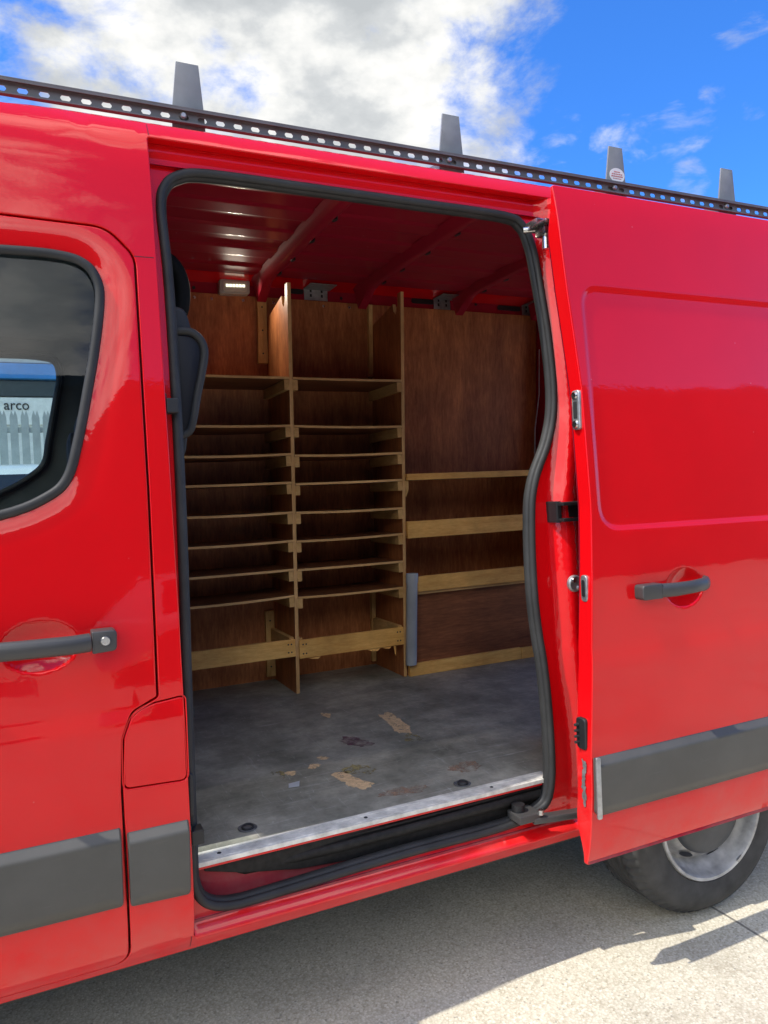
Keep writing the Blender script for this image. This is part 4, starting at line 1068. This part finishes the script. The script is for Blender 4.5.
def parked(name, label, cat, loc, rot, L, Wd, H, col, van_like=False):
    """a plain parked vehicle built along local x (front at +x)"""
    root = bpy.data.objects.new(name, None); COL.objects.link(root); root.location = loc; root.rotation_euler = (0, 0, rot)
    root['label'] = label; root['category'] = cat
    def part(nm, bm, m, ang=35, par=None):
        me = bpy.data.meshes.new(nm); bmesh.ops.recalc_face_normals(bm, faces=bm.faces)
        for f in bm.faces: f.smooth = True
        for e in bm.edges:
            if len(e.link_faces) == 2 and e.calc_face_angle(0) > R(ang): e.smooth = False
        bm.to_mesh(me); bm.free(); me.materials.append(m); o = bpy.data.objects.new(nm, me); COL.objects.link(o); o.parent = par or root; return o
    pm = paint(name + '_paint', col, dirt=.3)
    h = L / 2; w = Wd / 2; belt = H * (.58 if not van_like else .60)
    low = [(-h, .30), (-h + .02, .55), (-h + .05, belt), (h * .45, belt), (h * .80, belt * .86), (h - .05, belt * .72), (h, .45), (h - .04, .26), (h * .80, .2)]
    r = .32; fx, rx = h * .62, -h * .62
    low += [(fx + r * math.cos(a), .30 + r * math.sin(a)) for a in [math.pi * k / 8 for k in range(9)]]
    low += [(rx + r * math.cos(a), .30 + r * math.sin(a)) for a in [math.pi * k / 8 for k in range(9)]]
    low += [(-h + .1, .22)]
    bm = bmesh.new(); add_prism(bm, low, 'y', -w, w, .035); part('body', bm, pm)
    top = [(-h + .10, belt - .01), (-h + (.14 if van_like else .45), H - .03), (-h + (.2 if van_like else .6), H), (h * .02, H), (h * .12, H - .05), (h * .50, belt - .01)]
    bm = bmesh.new(); n = len(top)
    A = [bm.verts.new((x, -w * (.97 - .16 * (z - belt) / (H - belt)), z)) for x, z in top]; B = [bm.verts.new((x, w * (.97 - .16 * (z - belt) / (H - belt)), z)) for x, z in top]
    bm.faces.new(A); bm.faces.new(B[::-1])
    for i in range(n): bm.faces.new((A[i], B[i], B[(i + 1) % n], A[(i + 1) % n]))
    part('cabin', bm, pm)
    dg2 = simple(name + '_glass', (.02, .025, .03), .06)
    def pane(pts): 
        b = bmesh.new(); b.faces.new([b.verts.new(p) for p in pts]); o = part('window', b, dg2)
    zb, zt = belt + .03, H - .09
    yw = lambda z: w * (.97 - .16 * (z - belt) / (H - belt)) + .004
    for sgn in (-1, 1):
        for (a0, a1, b0, b1) in ((-h + .62 if not van_like else -h * .2, -.06, -h + .62 if not van_like else -h * .2, -.06), (0.0, h * .40, 0.0, h * .12)):
            pane([(a0, sgn * yw(zb), zb), (a1, sgn * yw(zb), zb), (b1, sgn * yw(zt), zt), (b0, sgn * yw(zt), zt)])
    # windscreen
    fxz = lambda z: h * .50 + (h * .12 - h * .50) * (z - belt) / (H - .05 - belt) + .006
    pane([(fxz(zb), -yw(zb) * .92, zb), (fxz(zb), yw(zb) * .92, zb), (fxz(zt), yw(zt) * .90, zt), (fxz(zt), -yw(zt) * .90, zt)])
    for sgn in (-1, 1):
        b = bmesh.new(); add_box(b, h * .83, h * .965, sgn * w * .80 - .15, sgn * w * .80 + .15, belt * .60, belt * .74, .03); part('headlight', b, simple(name + '_lamp', (.7, .72, .74), .15))
        for x in (fx, rx):
            b = bmesh.new(); add_lathe(b, [(0, -.02), (.19, -.015), (.20, 0), (.29, -.01), (.305, .02), (.305, .18), (.2, .2)], (x, 0, .305), 'y', 32)
            if sgn > 0:
                for v in b.verts: v.co.y = -v.co.y
            for v in b.verts: v.co.y += sgn * (w - .005)
            wh_ = part('tyre', b, M['tyre'])
            b = bmesh.new(); 
            for k in range(5):
                a = 2 * math.pi * k / 5; add_box(b, .03, .19, -.006, .006, -.022, .022, .004)
                for v in list(b.verts)[-24:]:
                    x_, z_ = v.co.x, v.co.z; v.co.x = x_ * math.cos(a) - z_ * math.sin(a); v.co.z = x_ * math.sin(a) + z_ * math.cos(a)
            for v in b.verts: v.co += Vector((x, sgn * (w + .022), .305))
            part('rim', b, M['rim'], 35, wh_)
    return root
parked('small_van', 'pale parked van with dark windscreen seen through cab window', 'van', (-.60, 4.95, 0), R(-90), 3.9, 1.78, 1.84, (.55, .60, .60), True)
parked('hatchback_car', 'pale silver hatchback car parked facing the open van door', 'car', (2.6, -6.6, 0), R(4), 4.2, 1.8, 1.48, (.55, .56, .58))
parked('estate_car', 'grey estate car parked opposite the cab door near the warehouse', 'car', (-2.8, -7.0, 0), R(178), 4.5, 1.8, 1.5, (.25, .26, .27))
wh2 = thing('warehouse', 'long dark brick warehouse with two grey roller doors', 'warehouse', (0, -22, 0))
bk = simple('dull_brick', (.13, .095, .085), .85, 0, .3, 5)
box('wall', -24, 30, -26, -17, 0, 6.9, bk, wh2, .02)
box('parapet', -24.2, 30.2, -26.2, -16.9, 6.9, 7.2, simple('parapet_grey', (.12, .12, .12), .6), wh2, .02)
for x in (-9, 8): box('roller_door', x, x + 4.5, -16.999, -16.92, 0, 3.9, simple('roller_grey', (.16, .17, .18), .5), wh2, .02)

# ================================================================== SKY, SUN, CAMERA
el, sx_, sy_ = R(58), -1.0, .012
sd = Vector((sx_, sy_, 0)).normalized() * math.cos(el) + Vector((0, 0, math.sin(el)))
sun = bpy.data.lights.new('sun', 'SUN'); sun.energy = 5.0; sun.angle = R(.7); sun.color = (1, .96, .89)
so = bpy.data.objects.new('sun', sun); COL.objects.link(so); so.rotation_euler = (-sd).to_track_quat('-Z', 'Y').to_euler(); so.location = (-6, 0, 10)
# the lit interior lamp in the load space
al = bpy.data.lights.new('interior_lamp_light', 'AREA'); al.energy = 1.6; al.shape = 'RECTANGLE'; al.size = .092; al.size_y = .008; al.spread = R(118); al.color = (1, .90, .72); al.specular_factor = 0
ao = bpy.data.objects.new('interior_lamp_light', al); COL.objects.link(ao); ao.location = (.905, 1.6435, 2.4795)
ao.rotation_euler = Vector((0, -.70, -.71)).to_track_quat('-Z', 'Y').to_euler()

w = bpy.data.worlds.new("World"); scene.world = w; w.use_nodes = True
t = w.node_tree; t.nodes.clear()
out = N(t, 'ShaderNodeOutputWorld')
sky = N(t, 'ShaderNodeTexSky', sky_type='NISHITA'); sky.sun_disc = False; sky.sun_elevation = el
sky.sun_rotation = math.atan2(sd.x, sd.y); sky.air_density = 1.0; sky.dust_density = .4; sky.ozone_density = 2.2
tint = N(t, 'ShaderNodeMixRGB', blend_type='MULTIPLY'); tint.inputs[0].default_value = 1; tint.inputs[2].default_value = (.42, 1.08, 2.05, 1)
t.links.new(sky.outputs[0], tint.inputs[1])
bg1 = N(t, 'ShaderNodeBackground'); bg1.inputs[1].default_value = .14; t.links.new(tint.outputs[0], bg1.inputs[0])
tc = N(t, 'ShaderNodeTexCoord'); D = tc.outputs['Generated']
n1 = N(t, 'ShaderNodeTexNoise'); n1.inputs['Scale'].default_value = 6.5; n1.inputs['Detail'].default_value = 10; n1.inputs['Roughness'].default_value = .61; n1.inputs['Distortion'].default_value = .25
mp = N(t, 'ShaderNodeMapping'); mp.inputs['Scale'].default_value = (1, 1, 1.7); mp.inputs['Location'].default_value = (.37, .12, .55); t.links.new(D, mp.inputs[0]); t.links.new(mp.outputs[0], n1.inputs['Vector'])
acc = None
# (direction, cosine radius inner/outer, weight): banks of cumulus; the last ones are added out of view to light the van
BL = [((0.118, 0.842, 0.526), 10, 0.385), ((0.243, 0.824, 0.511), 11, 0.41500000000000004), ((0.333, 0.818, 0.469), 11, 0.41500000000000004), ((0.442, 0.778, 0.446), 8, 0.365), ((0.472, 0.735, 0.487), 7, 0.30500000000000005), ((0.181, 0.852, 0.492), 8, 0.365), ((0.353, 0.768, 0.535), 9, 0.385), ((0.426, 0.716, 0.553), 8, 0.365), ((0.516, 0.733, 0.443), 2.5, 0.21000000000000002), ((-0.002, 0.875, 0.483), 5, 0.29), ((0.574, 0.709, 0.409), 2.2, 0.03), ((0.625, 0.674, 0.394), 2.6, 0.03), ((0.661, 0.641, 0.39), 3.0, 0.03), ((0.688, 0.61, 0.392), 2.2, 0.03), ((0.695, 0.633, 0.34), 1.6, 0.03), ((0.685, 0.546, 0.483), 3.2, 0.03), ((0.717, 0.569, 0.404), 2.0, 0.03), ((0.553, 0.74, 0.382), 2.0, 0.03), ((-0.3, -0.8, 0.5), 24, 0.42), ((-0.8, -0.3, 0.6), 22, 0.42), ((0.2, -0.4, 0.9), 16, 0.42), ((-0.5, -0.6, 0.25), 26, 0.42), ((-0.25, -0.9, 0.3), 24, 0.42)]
for (d, r, wt) in BL:
    dn = Vector(d).normalized()
    dot = N(t, 'ShaderNodeVectorMath', operation='DOT_PRODUCT'); nv = N(t, 'ShaderNodeVectorMath', operation='NORMALIZE'); t.links.new(D, nv.inputs[0]); t.links.new(nv.outputs[0], dot.inputs[0]); dot.inputs[1].default_value = dn
    mr = N(t, 'ShaderNodeMapRange', interpolation_type='SMOOTHSTEP'); mr.inputs['From Min'].default_value = math.cos(R(r * 1.25)); mr.inputs['From Max'].default_value = math.cos(R(r * .45)); mr.inputs['To Min'].default_value = 0; mr.inputs['To Max'].default_value = wt
    t.links.new(dot.outputs['Value'], mr.inputs['Value'])
    if acc is None: acc = mr.outputs[0]
    else:
        a = N(t, 'ShaderNodeMath', operation='MAXIMUM' if wt > 0 else 'ADD'); t.links.new(acc, a.inputs[0]); t.links.new(mr.outputs[0], a.inputs[1]); acc = a.outputs[0]
sm = N(t, 'ShaderNodeMath', operation='ADD'); t.links.new(n1.outputs['Fac'], sm.inputs[0]); t.links.new(acc, sm.inputs[1])
cm = N(t, 'ShaderNodeMapRange', interpolation_type='SMOOTHSTEP'); cm.inputs['From Min'].default_value = .66; cm.inputs['From Max'].default_value = .90
t.links.new(sm.outputs[0], cm.inputs['Value'])
n2 = N(t, 'ShaderNodeTexNoise'); n2.inputs['Scale'].default_value = 7; n2.inputs['Detail'].default_value = 7; n2.inputs['Roughness'].default_value = .55; t.links.new(mp.outputs[0], n2.inputs['Vector'])
cc = ramp(t, n2.outputs['Fac'], [(.36, (.56, .61, .67)), (.46, (.70, .75, .81)), (.53, (.92, .96, 1.0)), (.62, (1.12, 1.14, 1.17))])
# thin scattered wisps
wn = N(t, 'ShaderNodeTexNoise'); wn.inputs['Scale'].default_value = 17; wn.inputs['Detail'].default_value = 9; wn.inputs['Roughness'].default_value = .62; wn.inputs['Distortion'].default_value = .3
wmp = N(t, 'ShaderNodeMapping'); wmp.inputs['Scale'].default_value = (.8, .8, 1.9); t.links.new(D, wmp.inputs[0]); t.links.new(wmp.outputs[0], wn.inputs['Vector'])
wa = None
for (d, r, wt) in [((0.5726, 0.7101, 0.4096), 2.0, 0.42), ((0.5622, 0.7148, 0.4158), 1.6, 0.4), ((0.6251, 0.6745, 0.3928), 2.0, 0.42), ((0.6533, 0.6493, 0.3894), 1.9, 0.42), ((0.6717, 0.6302, 0.3894), 2.0, 0.45), ((0.6892, 0.6112, 0.3891), 1.8, 0.45), ((0.6972, 0.5991, 0.3936), 1.3, 0.4), ((0.6953, 0.6331, 0.3403), 1.8, 0.5), ((0.6842, 0.545, 0.4847), 2.8, 0.48), ((0.718, 0.5672, 0.4034), 1.6, 0.4), ((0.5536, 0.7403, 0.3813), 1.8, 0.42), ((0.5796, 0.7252, 0.3717), 1.4, 0.4), ((0.691, 0.5913, 0.4158), 1.3, 0.38)]:
    dot = N(t, 'ShaderNodeVectorMath', operation='DOT_PRODUCT'); nv = N(t, 'ShaderNodeVectorMath', operation='NORMALIZE'); t.links.new(D, nv.inputs[0]); t.links.new(nv.outputs[0], dot.inputs[0]); dot.inputs[1].default_value = Vector(d).normalized()
    mr = N(t, 'ShaderNodeMapRange', interpolation_type='SMOOTHSTEP'); mr.inputs['From Min'].default_value = math.cos(R(r * 1.3)); mr.inputs['From Max'].default_value = math.cos(R(r * .2)); mr.inputs['To Max'].default_value = wt
    t.links.new(dot.outputs['Value'], mr.inputs['Value'])
    if wa is None: wa = mr.outputs[0]
    else:
        a = N(t, 'ShaderNodeMath', operation='MAXIMUM'); t.links.new(wa, a.inputs[0]); t.links.new(mr.outputs[0], a.inputs[1]); wa = a.outputs[0]
ws = N(t, 'ShaderNodeMath', operation='ADD'); t.links.new(wn.outputs['Fac'], ws.inputs[0]); t.links.new(wa, ws.inputs[1])
wm_ = N(t, 'ShaderNodeMapRange', interpolation_type='SMOOTHSTEP'); wm_.inputs['From Min'].default_value = .88; wm_.inputs['From Max'].default_value = 1.2; wm_.inputs['To Max'].default_value = .55; t.links.new(ws.outputs[0], wm_.inputs['Value'])
cmx = N(t, 'ShaderNodeMath', operation='MAXIMUM'); t.links.new(cm.outputs[0], cmx.inputs[0]); t.links.new(wm_.outputs[0], cmx.inputs[1])
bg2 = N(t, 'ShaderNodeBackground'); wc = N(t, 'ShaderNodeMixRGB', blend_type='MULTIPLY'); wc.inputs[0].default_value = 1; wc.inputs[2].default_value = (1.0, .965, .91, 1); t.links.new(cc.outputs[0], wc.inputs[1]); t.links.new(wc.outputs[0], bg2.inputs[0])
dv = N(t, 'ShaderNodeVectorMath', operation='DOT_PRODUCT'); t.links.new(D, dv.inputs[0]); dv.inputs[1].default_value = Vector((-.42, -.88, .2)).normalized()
dm_ = N(t, 'ShaderNodeMapRange', interpolation_type='SMOOTHSTEP'); dm_.inputs['From Min'].default_value = -.25; dm_.inputs['From Max'].default_value = .35; dm_.inputs['To Min'].default_value = 1.0; dm_.inputs['To Max'].default_value = 3.3  # unseen clouds behind the camera boosted as fill light for the van interior
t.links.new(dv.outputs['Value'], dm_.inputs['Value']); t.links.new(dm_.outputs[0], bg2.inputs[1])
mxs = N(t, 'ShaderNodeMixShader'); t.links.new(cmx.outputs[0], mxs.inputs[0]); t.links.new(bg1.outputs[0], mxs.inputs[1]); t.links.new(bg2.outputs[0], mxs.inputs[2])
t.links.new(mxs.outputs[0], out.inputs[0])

cam = bpy.data.cameras.new('camera'); co = bpy.data.objects.new('camera', cam); COL.objects.link(co)
cam.sensor_fit = 'VERTICAL'; cam.sensor_height = 24; cam.lens = 752 / 1024 * 24; cam.clip_start = .02; cam.clip_end = 1000
rx = Vector((0.90643788, -0.41991489, -0.04518678)); dn = Vector((-0.05128677, -0.00324159, -0.99867871)); fw = Vector((0.41921358, 0.9075577, -0.02447437))
mw = Matrix(((rx.x, -dn.x, -fw.x, 0), (rx.y, -dn.y, -fw.y, -1.86), (rx.z, -dn.z, -fw.z, 1.47), (0, 0, 0, 1)))
co.matrix_world = mw
scene.camera = co
scene.view_settings.view_transform = 'Standard'; scene.view_settings.look = 'None'; scene.view_settings.exposure = 0; scene.view_settings.gamma = 1
scene.cycles.max_bounces = 10; scene.cycles.diffuse_bounces = 5; scene.cycles.transparent_max_bounces = 12
for o in bpy.data.objects:
    if '_zero' in o: del o['_zero']
